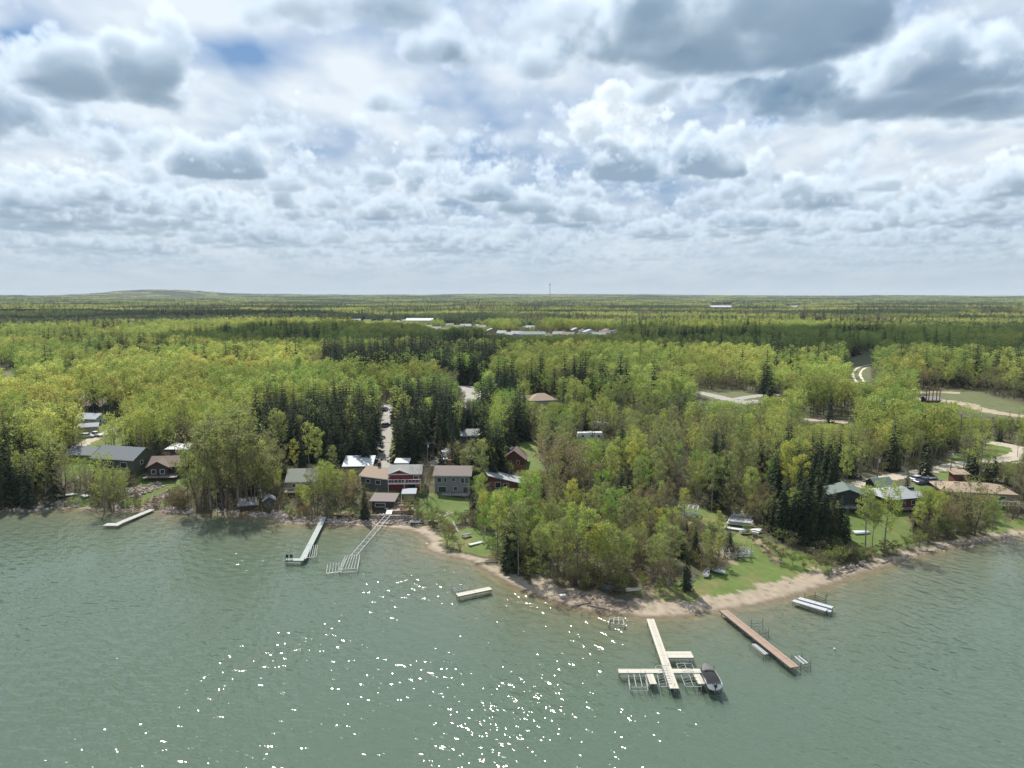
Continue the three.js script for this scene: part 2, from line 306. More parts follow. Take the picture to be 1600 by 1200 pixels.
// ---------------------------------------------------------------- air, and the two clouds overhead (above the picture) whose shade lies on the woods
scene.fog = new THREE.FogExp2(new THREE.Color(0.72, 0.82, 0.92), 0.000045);
function cloud(label, cx, cz, rx, rz, seed) {
  const R = rng(seed), h = 1250, k = h / SUN.y, parts = [];
  for (let i = 0; i < 26; i++) {
    const a = R() * 6.283, d = Math.sqrt(R()) * 0.8, s = new THREE.IcosahedronGeometry(1, 3), p = s.attributes.position, f = 0.22 + 0.22 * R();
    for (let j = 0; j < p.count; j++) { const x = p.getX(j), y = p.getY(j), z = p.getZ(j), b = 1 + 0.25 * n2(x * 2 + i, z * 2 + y) + 0.1 * n2b(x * 6 + i, z * 6 - y * 3); p.setXYZ(j, (Math.cos(a) * d + x * f * b) * rx, Math.max(-40, y * f * b * Math.min(rx, rz) * 0.7), (Math.sin(a) * d + z * f * b) * rz); }
    s.deleteAttribute('uv'); parts.push(s);
  }
  const g = mergeGeometries(parts); g.computeVertexNormals();
  const o = new THREE.Mesh(g, new THREE.MeshStandardMaterial({ color: 0xffffff, roughness: 1 }));
  o.position.set(cx + SUN.x * k, h, cz + SUN.z * k); o.name = CLOUDS++ ? 'cloud_' + String(CLOUDS - 1).padStart(3, '0') : 'cloud'; o.userData = { kind: 'structure', label, category: 'cloud' }; scene.add(o);
}
let CLOUDS = 0;
cloud('white cumulus above the middle and right hand woods', 330, -600, 600, 125, 5);
cloud('white cumulus above the far left woods', -820, -1250, 480, 280, 9);
cloud('white cumulus above the woods before the village', -140, -620, 190, 120, 13);

// ---------------------------------------------------------------- builders: things, parts, boxes and bars
const taken = new Map();
function numbered(name) { const n = taken.get(name) ?? 0; taken.set(name, n + 1); return n ? name + '_' + String(n).padStart(3, '0') : name; }
function thing(name, label, category, [x, y, z] = [0, 0, 0], turn = 0, group) {
  const o = new THREE.Group(); o.name = numbered(name); o.position.set(x, y, z); o.rotation.y = turn; o.userData = { label, category };
  if (group) o.userData.group = group;
  scene.add(o); return o;
}
const lin = (r, g, b) => new THREE.Color().setRGB(r, g, b);
const mats = new Map();
function mat(r, g, b, rough = 0.8, metal = 0, more) { const k = [r, g, b, rough, metal, JSON.stringify(more ?? 0)].join(); if (!mats.has(k)) mats.set(k, new THREE.MeshStandardMaterial({ color: lin(r, g, b), roughness: rough, metalness: metal, ...more })); return mats.get(k); }
function noisy(S, f, repeatM) { const a = new Uint8Array(S * S * 4); for (let y = 0; y < S; y++) for (let x = 0; x < S; x++) { const v = clamp(f(x / S, y / S)) * 255, o = (y * S + x) * 4; a[o] = a[o + 1] = a[o + 2] = v; a[o + 3] = 255; } const t = new THREE.DataTexture(a, S, S); t.wrapS = t.wrapT = THREE.RepeatWrapping; t.magFilter = THREE.LinearFilter; t.needsUpdate = true; return t; }
const wearTex = (() => { const R = rng(12); return noisy(128, (u, v) => 0.86 + 0.10 * n2(u * 5, v * 22) + 0.06 * n2b(u * 40, v * 40) + (R() - 0.5) * 0.06); })();
const shingleTex = (() => { const R = rng(14), row = new Float32Array(64 * 32).map(() => R()); return noisy(256, (u, v) => 0.74 + 0.26 * row[(Math.floor(v * 32) % 32) * 64 + Math.floor(u * 40 + (Math.floor(v * 32) % 2) * 0.5) % 64] - (v * 32 % 1 < 0.15 ? 0.12 : 0)); })();
const sidingTex = noisy(128, (u, v) => 0.9 + 0.05 * n2(u * 6, v * 30) - (v * 16 % 1 < 0.14 ? 0.18 : 0));
const seamTex = noisy(128, (u, v) => 0.92 + 0.04 * n2(u * 4, v * 4) - (u * 8 % 1 < 0.1 ? 0.14 : 0));
const M = {
  glass: mat(0.02, 0.03, 0.035, 0.06, 0), dark: mat(0.02, 0.02, 0.022, 0.6), white: mat(0.52, 0.53, 0.53, 0.6, 0, { map: wearTex }), trim: mat(0.58, 0.58, 0.57, 0.5), concrete: mat(0.36, 0.34, 0.31, 0.9, 0, { map: wearTex }),
  plank: mat(0.24, 0.17, 0.11, 0.85, 0, { map: wearTex }), greyWood: mat(0.26, 0.23, 0.2, 0.9, 0, { map: wearTex }), alu: mat(0.27, 0.285, 0.295, 0.6, 0.35), steel: mat(0.1, 0.105, 0.11, 0.5, 0.4), tyre: mat(0.015, 0.015, 0.016, 0.9), cream: mat(0.70, 0.66, 0.55, 0.75, 0, { map: wearTex }),
  chrome: mat(0.5, 0.5, 0.5, 0.3, 0.9), lampRed: mat(0.3, 0.01, 0.01, 0.3),
};
const UNIT = new THREE.BoxGeometry(1, 1, 1);
const setUV = (g, s = 1) => g;
function add(parent, name, geo, m) { const o = new THREE.Mesh(geo, m); o.name = name; parent.add(o); return o; }
const boxes = new Map();
function boxGeo(sx, sy, sz) {   // a box with uv in metres
  const k = [sx.toFixed(2), sy.toFixed(2), sz.toFixed(2)].join();
  if (!boxes.has(k)) { const g = new THREE.BoxGeometry(sx, sy, sz), p = g.attributes.position, n = g.attributes.normal, u = g.attributes.uv; for (let i = 0; i < p.count; i++) { const ax = Math.abs(n.getX(i)), ay = Math.abs(n.getY(i)); u.setXY(i, (ax > 0.5 ? p.getZ(i) : p.getX(i)) / 2.4, (ay > 0.5 ? p.getZ(i) : p.getY(i)) / 2.4); } boxes.set(k, g); }
  return boxes.get(k);
}
function box(parent, name, m, x, y, z, sx, sy, sz, ry = 0) { const o = add(parent, name, boxGeo(sx, sy, sz), m); o.position.set(x, y, z); o.rotation.y = ry; return o; }
const CYL = new THREE.CylinderGeometry(0.5, 0.5, 1, 8), V = (p) => new THREE.Vector3(p[0], p[1], p[2]), UPV = new THREE.Vector3(0, 1, 0);
function bar(parent, name, m, a, b, t, t2) {   // a square bar from a to b
  const A = V(a), B = V(b), d = B.clone().sub(A), o = add(parent, name, UNIT, m);
  o.scale.set(t, d.length(), t2 ?? t); o.position.copy(A).addScaledVector(d, 0.5); o.quaternion.setFromUnitVectors(UPV, d.normalize()); return o;
}
function rod(parent, name, m, a, b, t) { const o = bar(parent, name, m, a, b, t); o.geometry = CYL; return o; }
// a flat plate with four upper corners and a thickness, as one geometry
function plate(q, th) {
  const [a, b, c, d] = q.map(V), n = b.clone().sub(a).cross(d.clone().sub(a)).normalize(); if (n.y < 0) n.negate();
  const low = [a, b, c, d].map((v) => v.clone().addScaledVector(n, -th)), P = [], U = [], F = (w, x, y, z) => { const e = x.clone().sub(w), eu = e.length(), dir = e.clone().normalize(); for (const v of [w, x, y, w, y, z]) { P.push(v.x, v.y, v.z); const r = v.clone().sub(w), u = r.dot(dir); U.push(u / 2.4, Math.sqrt(Math.max(0, r.lengthSq() - u * u)) / 2.4); } };
  F(a, b, c, d); F(low[3], low[2], low[1], low[0]); F(b, a, low[0], low[1]); F(c, b, low[1], low[2]); F(d, c, low[2], low[3]); F(a, d, low[3], low[0]);
  const g = new THREE.BufferGeometry(); g.setAttribute('position', new THREE.Float32BufferAttribute(P, 3)); g.setAttribute('uv', new THREE.Float32BufferAttribute(U, 2)); g.computeVertexNormals(); return g;
}
function prism(outline, depth) {   // outline in x, y; from z = -depth/2 to depth/2
  const s = new THREE.Shape(outline.map(([x, y]) => new THREE.Vector2(x, y))), g = new THREE.ExtrudeGeometry(s, { depth, bevelEnabled: false }); g.translate(0, 0, -depth / 2);
  const u = g.attributes.uv; for (let i = 0; i < u.count; i++) u.setXY(i, u.getX(i) / 2.4, u.getY(i) / 2.4); return g;
}
const deg = Math.PI / 180;
const yawTo = (a, b) => Math.atan2(-(b[2] - a[2]), b[0] - a[0]);   // turn that lays local x along a -> b
const BUILT = [];   // [x, z, radius]: where no tree may grow
const KEEP = [];    // parts of the photograph that trees in front leave open: x0, y0, x1, y1

// ---------------------------------------------------------------- roads
function road(name, px, width, m, lift = 0.06, pts2) {
  const pts = pts2 ?? ground2(px), curve = new THREE.CatmullRomCurve3(pts.map(([x, z]) => new THREE.Vector3(x, 0, z)), false, 'catmullrom', 0.3), n = Math.max(8, Math.ceil(curve.getLength() / 1.5)), P = [], U = [], I = [], lanes = 4;
  for (let i = 0; i <= n; i++) {
    const p = curve.getPointAt(i / n), t = curve.getTangentAt(i / n), wob = 1 + 0.10 * n2(p.x * 0.15, p.z * 0.15);
    for (let k = 0; k <= lanes; k++) { const s = (k / lanes - 0.5) * width * wob, x = p.x - t.z * s, z = p.z + t.x * s; P.push(x, land(x, z) + lift - (k === 0 || k === lanes ? 0.09 : 0), z); U.push(x / 6, z / 6); }
    if (i < n) for (let k = 0; k < lanes; k++) { const a = i * (lanes + 1) + k, b = a + lanes + 1; I.push(a, a + 1, b, a + 1, b + 1, b); }
  }
  const g = new THREE.BufferGeometry(); g.setAttribute('position', new THREE.Float32BufferAttribute(P, 3)); g.setAttribute('uv', new THREE.Float32BufferAttribute(U, 2)); g.setIndex(I); g.computeVertexNormals();
  const nn = g.attributes.normal; if (nn.getY(5) < 0) { for (let i = 0; i < I.length; i += 3) { const q = I[i]; I[i] = I[i + 1]; I[i + 1] = q; } g.setIndex(I); g.computeVertexNormals(); }
  const o = new THREE.Mesh(g, m); o.name = numbered(name); o.userData = { kind: 'structure' }; scene.add(o);
  ROADS.push([pts, width]);
}
const ROADS = [];
const gravelTex = (() => { const R = rng(77); return noisy(256, (u, v) => 0.82 + 0.1 * n2(u * 4, v * 4) + (R() - 0.5) * 0.2); })();
const GRAVEL = mat(0.40, 0.35, 0.28, 0.95, 0, { map: gravelTex }), PAVED = mat(0.30, 0.285, 0.26, 0.9, 0, { map: gravelTex }), DIRT = mat(0.34, 0.28, 0.20, 0.95, 0, { map: gravelTex });
road('street', [[607, 741], [597, 722], [599, 700], [604, 672], [607, 648], [608, 632]], 4.6, PAVED, 0.10);
road('shore_road', [[400, 728], [450, 727], [520, 727], [590, 728], [640, 728], [690, 722]], 5, GRAVEL, 0.06);
road('driveway', [[640, 732], [628, 742], [612, 750]], 5, DIRT, 0.14);
road('left_lane', [[104, 706], [128, 695], [150, 683], [178, 671], [208, 660], [250, 650]], 4.6, GRAVEL);
road('gravel_road', [[1330, 764], [1360, 752], [1410, 742], [1455, 735], [1490, 728], [1530, 722], [1570, 717], [1592, 710], [1596, 702], [1575, 696], [1545, 691]], 6, GRAVEL);
road('gravel_road', [[1592, 726], [1620, 722], [1700, 716]], 5, GRAVEL);
road('highway', [[1432, 622], [1462, 625], [1500, 630], [1548, 643], [1600, 651], [1680, 660]], 9, DIRT);
road('highway', [[1430, 613], [1466, 612], [1500, 614]], 7, DIRT);
road('forest_road', [[1082, 611], [1105, 616], [1130, 622], [1160, 629], [1190, 627]], 9, PAVED);
road('forest_road', [[1150, 624], [1172, 620], [1200, 617], [1235, 616]], 6, PAVED, 0.12);
road('back_street', [[722, 603], [733, 609], [740, 617], [738, 628]], 10, PAVED);
road('lane', [[1255, 655], [1290, 657], [1325, 660]], 7, DIRT);
{ const mid = ground2([[1378, 568], [1355, 572], [1343, 577], [1338, 584], [1341, 592], [1349, 602]]), C = new THREE.CatmullRomCurve3(mid.map(([x, z]) => new THREE.Vector3(x, 0, z)));
  for (const s of [-2.1, 2.1]) { const line = []; for (let i = 0; i <= 14; i++) { const p = C.getPointAt(i / 14), t = C.getTangentAt(i / 14); line.push([p.x - t.z * s, p.z + t.x * s]); } road('wheel_track', null, 1.7, mat(0.5, 0.45, 0.33, 0.95), 0.06, line); } }

// ---------------------------------------------------------------- houses
// local axes: x to the right seen from the front, z towards the front; the front wall's foot is at (px, py)
function windowPart(parent, x, y, z, w, h, ry = 0, frame = M.trim) {
  const o = new THREE.Group(); o.name = 'window'; o.position.set(x, y, z); o.rotation.y = ry; parent.add(o);
  box(o, 'pane', M.glass, 0, 0, 0.012, w - 0.1, h - 0.1, 0.03);
  for (const s of [-1, 1]) { box(o, 'frame', frame, s * (w / 2 - 0.03), 0, 0.03, 0.1, h, 0.08); box(o, 'frame', frame, 0, s * (h / 2 - 0.03), 0.027, w - 0.16, 0.1, 0.07); }
}
function doorPart(parent, x, z, m, ry = 0, w = 0.95, h = 2.05, y0 = 0.05) {
  const o = box(parent, 'door', m, x, y0 + h / 2, z, w, h, 0.1, ry); box(o, 'handle', M.chrome, w * 0.36, 0, 0.08, 0.06, 0.12, 0.08);
}
function house(c) {
  const p = c.at ?? gat(c.px, c.py), yaw = (c.yaw ?? 0) * deg, f = [Math.sin(yaw), Math.cos(yaw)];
  const cx = p[0] - f[0] * c.d / 2, cz = p[2] - f[1] * c.d / 2;
  let y0 = p[1]; if (c.d < 40) y0 = Math.max(p[1], land(cx, cz) - 1.0);
  const g = thing(c.name ?? 'cottage', c.label, c.cat ?? 'house', [cx, y0, cz], yaw, c.group);
  BUILT.push([cx, cz, Math.max(c.w, c.d) * 0.62 + 1]);
  const { w, d, h, rise = 1.6, o = 0.5 } = c, wall = c.wall, roof = c.roofM, foot = -2.2;
  if (c.roof === 'x' || c.roof === 'shedx') {   // ridge to left and right; shedx: one slope falling to the front
    const side = c.roof === 'x' ? [[-d / 2, foot], [d / 2, foot], [d / 2, h], [0, h + rise], [-d / 2, h]] : [[-d / 2, foot], [d / 2, foot], [d / 2, h], [-d / 2, h + rise]];
    const q = add(g, 'wall', prism(side, w), wall); q.rotation.y = -Math.PI / 2;
    const W = w / 2 + o, up = 0.2;
    if (c.roof === 'x') {
      const e = rise / (d / 2), D = d / 2 + o, r = new THREE.Group(); r.name = 'roof'; g.add(r);
      add(r, 'slope', plate([[-W, h + rise + up, 0], [W, h + rise + up, 0], [W, h - e * o + up, D], [-W, h - e * o + up, D]], 0.17), roof);
      add(r, 'slope', plate([[-W, h + rise + up, 0], [W, h + rise + up, 0], [W, h - e * o + up, -D], [-W, h - e * o + up, -D]], 0.17), roof);
      box(r, 'fascia', c.fascia ?? M.trim, 0, h - e * o + up - 0.14, D + 0.03, 2 * W, 0.2, 0.05);
      if (c.chimney) { const k = box(r, 'chimney', c.chimneyM ?? M.concrete, c.chimney[0], h + rise + 0.5, c.chimney[1], 0.7, 1.5, 0.7); box(k, 'cap', M.dark, 0, 0.8, 0, 0.85, 0.1, 0.85); }
    } else { const e = rise / d; const r = add(g, 'roof', plate([[-W, h + rise + e * o + up, -d / 2 - o], [W, h + rise + e * o + up, -d / 2 - o], [W, h - e * o + up, d / 2 + o], [-W, h - e * o + up, d / 2 + o]], 0.2), roof); if (c.chimney) rod(r, 'flue', M.steel, [c.chimney[0], h + rise * 0.6, c.chimney[1]], [c.chimney[0], h + rise + 1.3, c.chimney[1]], 0.25); }
  } else if (c.roof === 'z' || c.roof === 'shedz') {   // gable to the front; shedz: one slope falling to the right
    const front = c.roof === 'z' ? [[-w / 2, foot], [w / 2, foot], [w / 2, h], [0, h + rise], [-w / 2, h]] : [[-w / 2, foot], [w / 2, foot], [w / 2, h], [-w / 2, h + rise]];
    add(g, 'wall', prism(front, d), wall);
    const D = d / 2 + o, up = 0.2;
    if (c.roof === 'z') {
      const e = rise / (w / 2), W = w / 2 + o, r = new THREE.Group(); r.name = 'roof'; g.add(r);
      for (const s of [-1, 1]) add(r, 'slope', plate([[0, h + rise + up, -D], [0, h + rise + up, D], [s * W, h - e * o + up, D], [s * W, h - e * o + up, -D]], 0.17), roof);
      if (c.chimney) { const k = box(r, 'chimney', c.chimneyM ?? M.concrete, c.chimney[0], h + rise + 0.3, c.chimney[1], 0.7, 1.6, 0.7); box(k, 'cap', M.dark, 0, 0.85, 0, 0.85, 0.1, 0.85); }
    } else { const e = rise / w, W = w / 2 + o; const r = add(g, 'roof', plate([[-W, h + rise + e * o + up, -D], [-W, h + rise + e * o + up, D], [W, h - e * o + up, D], [W, h - e * o + up, -D]], 0.2), roof); if (c.chimney) rod(r, 'flue', M.steel, [c.chimney[0], h + rise * 0.4, c.chimney[1]], [c.chimney[0], h + rise + 1.1, c.chimney[1]], 0.25); }
  } else if (c.roof === 'hip') {
    box(g, 'wall', wall, 0, (h + foot) / 2, 0, w, h - foot, d);
    const W = w / 2 + o, D = d / 2 + o, e = Math.max(0.05, (w - d) / 2), y1 = h + 0.16, y2 = h + rise, r = new THREE.Group(); r.name = 'roof'; g.add(r);
    for (const s of [-1, 1]) { add(r, 'slope', plate([[-e, y2, 0], [e, y2, 0], [W, y1, s * D], [-W, y1, s * D]], 0.15), roof); add(r, 'slope', plate([[s * e, y2, 0], [s * e, y2, 0.02], [s * W, y1, D], [s * W, y1, -D]], 0.15), roof); }
    if (c.chimney) { const k = box(r, 'chimney', c.chimneyM ?? M.dark, c.chimney[0], y1 + rise * 0.62, c.chimney[1], 1.5, 0.9, 0.8); box(k, 'cap', M.steel, 0, 0.5, 0, 1.6, 0.1, 0.9); }
  } else {
    box(g, 'wall', wall, 0, (h + foot) / 2, 0, w, h - foot, d); box(g, 'roof', roof, 0, h + 0.12, 0, w + 2 * o, 0.22, d + 2 * o);
  }
  for (const [x, y, ww, hh] of c.win ?? []) windowPart(g, x, y, d / 2, ww, hh, 0, c.frame);
  for (const [z, y, ww, hh] of c.winR ?? []) windowPart(g, w / 2, y, z, ww, hh, Math.PI / 2, c.frame);
  for (const [z, y, ww, hh] of c.winL ?? []) windowPart(g, -w / 2, y, z, ww, hh, -Math.PI / 2, c.frame);
  if (c.door !== undefined) doorPart(g, c.door, d / 2 + 0.03, c.doorM ?? M.trim);
  if (c.gable) {   // a small gable over the front, its ridge running to the front
    const [gx, gw, gd, gr] = c.gable, q = add(g, 'porch_wall', prism([[-gw / 2, foot], [gw / 2, foot], [gw / 2, h - 0.05], [0, h + gr - 0.05], [-gw / 2, h - 0.05]], gd + 0.1), wall); q.position.set(gx, 0, d / 2 + gd / 2 - 0.05);
    const r = new THREE.Group(); r.name = 'porch_roof'; g.add(r); const Z1 = d / 2 + gd + 0.5, Z0 = d / 2 - d * 0.42, e = gr / (gw / 2), W = gw / 2 + 0.5;
    for (const s of [-1, 1]) add(r, 'slope', plate([[gx, h + gr + 0.2, Z0], [gx, h + gr + 0.2, Z1], [gx + s * W, h - e * 0.5 + 0.2, Z1], [gx + s * W, h - e * 0.5 + 0.2, Z0]], 0.17), roof);
    for (const k of [-0.22, 0.22]) windowPart(g, gx + k * gw, h * 0.5, d / 2 + gd, gw * 0.24, 1.3, 0, c.frame);
  }
  if (c.deck) {   // a raised deck in front: x, width, depth, height
    const [dx, dw, dd, dh, rail = M.trim, floorM = M.greyWood] = c.deck, z0 = d / 2, k = new THREE.Group(); k.name = 'deck'; g.add(k);
    box(k, 'floor', floorM, dx, dh - 0.08, z0 + dd / 2 + 0.01, dw, 0.16, dd);
    for (const s of [-1, 0, 1]) { bar(k, 'post', rail, [dx + s * (dw / 2 - 0.1), -1.5, z0 + dd - 0.12], [dx + s * (dw / 2 - 0.1), dh + 0.95, z0 + dd - 0.12], 0.12); }
    bar(k, 'rail', rail, [dx - dw / 2, dh + 0.95, z0 + dd - 0.1], [dx + dw / 2, dh + 0.95, z0 + dd - 0.1], 0.09); box(k, 'fascia', rail, dx, dh - 0.1, z0 + dd + 0.04, dw, 0.26, 0.05);
    for (let i = 1; i < dw / 0.9; i++) bar(k, 'baluster', rail, [dx - dw / 2 + i * 0.9, dh, z0 + dd - 0.12], [dx - dw / 2 + i * 0.9, dh + 0.9, z0 + dd - 0.12], 0.05);
  }
  if (c.keep !== false) { const s = seenAt(cx, y0 + h * 0.35, cz), r = Math.max(c.w, c.d) * 0.5 * FOCAL / s[2], t = seenAt(cx, y0 + h + rise, cz); KEEP.push([s[0] - r * 0.85, t[1] - 2, s[0] + r * 0.85, s[1], s[2]]); }
  return g;
}
const R3 = { metalGrey: mat(0.085, 0.105, 0.125, 0.75, 0, { map: seamTex }), brown: mat(0.145, 0.105, 0.085, 0.85, 0, { map: shingleTex }), greyBrown: mat(0.17, 0.14, 0.13, 0.85, 0, { map: shingleTex }), grey: mat(0.24, 0.24, 0.24, 0.85, 0, { map: shingleTex }), pale: mat(0.27, 0.285, 0.295, 0.8, 0, { map: seamTex }), green: mat(0.085, 0.125, 0.115, 0.7, 0, { map: shingleTex }), tan: mat(0.30, 0.225, 0.165, 0.85, 0, { map: shingleTex }), white: mat(0.42, 0.44, 0.46, 0.75, 0, { map: seamTex }), pink: mat(0.5, 0.2, 0.16, 0.8, 0, { map: shingleTex }), blueGrey: mat(0.30, 0.33, 0.37, 0.8, 0, { map: shingleTex }), greenGrey: mat(0.20, 0.215, 0.18, 0.85, 0, { map: shingleTex }) };
const W3 = { green: mat(0.075, 0.085, 0.055, 0.85, 0, { map: sidingTex }), brown: mat(0.045, 0.03, 0.024, 0.85, 0, { map: sidingTex }), red: mat(0.20, 0.018, 0.026, 0.75, 0, { map: sidingTex }), grey: mat(0.19, 0.185, 0.175, 0.85, 0, { map: sidingTex }), greyDark: mat(0.09, 0.09, 0.092, 0.85, 0, { map: sidingTex }), rust: mat(0.13, 0.045, 0.028, 0.8, 0, { map: sidingTex }), white: mat(0.62, 0.63, 0.63, 0.7, 0, { map: sidingTex }), blue: mat(0.05, 0.11, 0.17, 0.75, 0, { map: sidingTex }), tan: mat(0.30, 0.24, 0.165, 0.85, 0, { map: sidingTex }), black: mat(0.028, 0.03, 0.032, 0.8, 0, { map: sidingTex }), cream: mat(0.5, 0.46, 0.38, 0.8, 0, { map: sidingTex }), paleBlue: mat(0.40, 0.45, 0.48, 0.8, 0, { map: sidingTex }) };
// the left end
house({ label: 'low house with dark grey roof and brown walls beside the large grey metal roof', px: 124, py: 723, w: 8, d: 7, h: 2.6, rise: 1.5, roof: 'x', yaw: -6, wall: W3.rust, roofM: R3.metalGrey, win: [[-1.8, 1.4, 1.2, 1.1], [1.6, 1.4, 1.4, 1.1]], winR: [[0, 1.4, 1.3, 1.0]] });
house({ label: 'large green walled house under a long grey metal roof on the bluff', px: 178, py: 744, w: 14, d: 9, h: 5.2, rise: 2.4, roof: 'x', yaw: -14, wall: W3.green, roofM: R3.metalGrey, fascia: mat(0.5, 0.5, 0.5, 0.6), win: [[-4.5, 3.6, 1.4, 1.2], [-1, 3.6, 2, 1.2], [3.6, 3.4, 2.2, 1.6], [3.6, 1.0, 2, 1.7], [-3, 1.0, 2, 1.6]], winR: [[1.5, 3.8, 1.1, 1.1], [-1.5, 1.5, 1.1, 1.1]], deck: [0, 12, 2.4, 1.9, W3.brown] });
house({ label: 'dark brown bungalow with brown shingle roof and front gable above the boulder bank', px: 262, py: 742, w: 10.5, d: 7.5, h: 2.7, rise: 1.9, roof: 'x', yaw: 6, wall: W3.brown, roofM: R3.brown, gable: [-2.0, 5.4, 1.5, 1.5], door: 2.6, doorM: M.dark, win: [[3.9, 1.5, 1.3, 1.0]], chimney: [3, -0.6], deck: [-1, 9, 4, 0.2, W3.brown] });
house({ name: 'carport', label: 'white roofed carport behind the dark brown bungalow', cat: 'carport', px: 277, py: 714, w: 6.5, d: 5, h: 2.4, rise: 0.5, roof: 'shedx', wall: W3.greyDark, roofM: R3.white });
house({ label: 'small white gabled house at the bend of the left gravel lane', px: 134, py: 665, w: 8.5, d: 6.5, h: 2.7, rise: 1.5, roof: 'x', yaw: -8, wall: W3.paleBlue, roofM: R3.blueGrey, win: [[-2.2, 1.5, 1.2, 1.1]], winR: [[0.6, 1.4, 0.9, 1.2]], door: 1.5 });
house({ label: 'pale grey hip roofed bungalow half hidden at the far left', px: 53, py: 634, w: 13, d: 9, h: 2.8, rise: 2.0, roof: 'hip', yaw: 10, wall: W3.cream, roofM: R3.pale, win: [[-3, 1.5, 1.6, 1.2], [3, 1.5, 1.6, 1.2]], keep: false });
house({ label: 'lavender grey roofed house behind the left spruces', px: 110, py: 634, w: 10, d: 8, h: 3, rise: 2, roof: 'x', yaw: 20, wall: W3.white, roofM: R3.blueGrey, win: [[-2, 1.6, 1.4, 1.2], [2, 1.6, 1.4, 1.2]], keep: false });
house({ label: 'dark blue and brown cabin with a steep roof behind the left spruces', px: 146, py: 645, w: 9, d: 7, h: 3.2, rise: 2.4, roof: 'x', yaw: -16, wall: W3.blue, roofM: R3.brown, win: [[-2, 1.7, 1.2, 1.2], [2, 1.7, 1.2, 1.2]], keep: false });
house({ label: 'low grey roofed shed next to the parked white pickup', name: 'shed', cat: 'shed', px: 138, py: 676, w: 6, d: 4, h: 2.2, rise: 0.9, roof: 'x', yaw: 24, wall: W3.cream, roofM: R3.blueGrey });
house({ label: 'grey roofed house showing between yellow trees near the left lane', px: 333, py: 657, w: 9, d: 7, h: 2.8, rise: 1.6, roof: 'x', yaw: -10, wall: W3.white, roofM: R3.grey, win: [[-2, 1.5, 1.4, 1.1]], keep: false });
house({ label: 'pale roofed house at the far left edge among dark spruces', px: 30, py: 606, w: 14, d: 9, h: 3, rise: 2, roof: 'x', wall: W3.white, roofM: R3.blueGrey, keep: false });
// the middle
house({ label: 'cabin with mossy green grey roof behind the tree left of the long dock', px: 471, py: 767, w: 7.5, d: 7.5, h: 2.8, rise: 2.3, roof: 'x', yaw: 4, wall: W3.tan, roofM: R3.greenGrey, win: [[-1.8, 1.5, 1.2, 1.1], [1.6, 1.5, 1.2, 1.1]], deck: [0, 8, 2.6, 0.4, M.greyWood] });
house({ name: 'garage', label: 'garage with a pale metal roof where the street meets the shore road', cat: 'garage', px: 559, py: 742, w: 7.6, d: 6.5, h: 2.5, rise: 1.2, roof: 'shedx', yaw: 4, wall: W3.greyDark, roofM: R3.white, win: [[-0.6, 1.5, 1.1, 0.8], [0.9, 1.5, 1.1, 0.8]] });
house({ label: 'tan roofed cottage with dark walls left of the red cottage', px: 585, py: 762, w: 8.5, d: 7, h: 3.0, rise: 1.7, roof: 'x', yaw: -24, wall: W3.greyDark, roofM: R3.tan, win: [[-2, 1.6, 1.4, 1.1], [1.2, 1.6, 1.6, 1.2]], chimney: [-1, -0.4], chimneyM: W3.brown });
house({ label: 'red cottage with white French windows and a white railed deck', px: 633, py: 765, w: 8.2, d: 7, h: 4.4, rise: 1.4, roof: 'x', yaw: 2, wall: W3.red, roofM: R3.grey, frame: M.trim, gable: [-1.4, 4.6, 0.25, 0.9], win: [[3.0, 3.3, 1.5, 1.0], [-2, 1.0, 2.2, 1.3], [1.6, 1.0, 2.6, 1.4]], deck: [0, 8.6, 1.8, 2.2, M.trim] });
house({ name: 'shed', label: 'white flat roofed shed behind the red cottage', cat: 'shed', px: 628, py: 735, w: 3.4, d: 3, h: 2.2, rise: 0.4, roof: 'shedx', wall: W3.white, roofM: R3.white });
house({ label: 'grey two storey house with a brown roof above the sloping lawn', px: 707, py: 773, w: 9.4, d: 8, h: 5.3, rise: 1.5, roof: 'x', yaw: -2, wall: W3.grey, roofM: R3.greyBrown, fascia: mat(0.3, 0.3, 0.3, 0.7), win: [[-3.5, 4.0, 1.2, 1.3], [-1.9, 4.0, 0.8, 1.3], [0.3, 4.1, 0.9, 1.0], [2.7, 3.9, 1.0, 1.5], [3.8, 3.9, 0.9, 1.5], [-2.7, 1.5, 2.2, 1.5], [0.8, 1.7, 1.1, 1.1], [3.6, 1.3, 1.6, 1.9]], frame: mat(0.35, 0.42, 0.42, 0.6), chimney: [-1.4, -1.8], chimneyM: mat(0.16, 0.05, 0.035, 0.9), deck: [0, 9, 2.0, 0.35, W3.greyDark, M.concrete] });
house({ name: 'cabin', label: 'brown cabin under a pale single slope roof right of the tall spruces', px: 794, py: 774, w: 10, d: 7.5, h: 2.6, rise: 2.9, roof: 'shedz', yaw: 12, wall: W3.rust, roofM: R3.pale, win: [[-2.8, 3.0, 1.6, 1.6], [-0.6, 2.6, 1.6, 1.6], [2.3, 1.3, 1.8, 1.1]], chimney: [0.8, 1], deck: [-1, 7, 2.4, 0.9, W3.brown] });
house({ name: 'cabin', label: 'small dark red cabin beside the green lawn behind the spruces', px: 803, py: 730, w: 6.5, d: 6, h: 2.6, rise: 2.4, roof: 'z', yaw: -8, wall: W3.rust, roofM: R3.brown, win: [[-1.2, 1.5, 1, 1.1], [1.2, 1.5, 1, 1.1]] });
house({ name: 'cabin', label: 'teal blue cabin with white window framed by spruces', px: 738, py: 692, w: 7, d: 6, h: 2.7, rise: 1.4, roof: 'x', yaw: 8, wall: W3.blue, roofM: R3.grey, win: [[-1.2, 1.5, 1.1, 1.5], [1.6, 1.5, 1.1, 1.1]] });
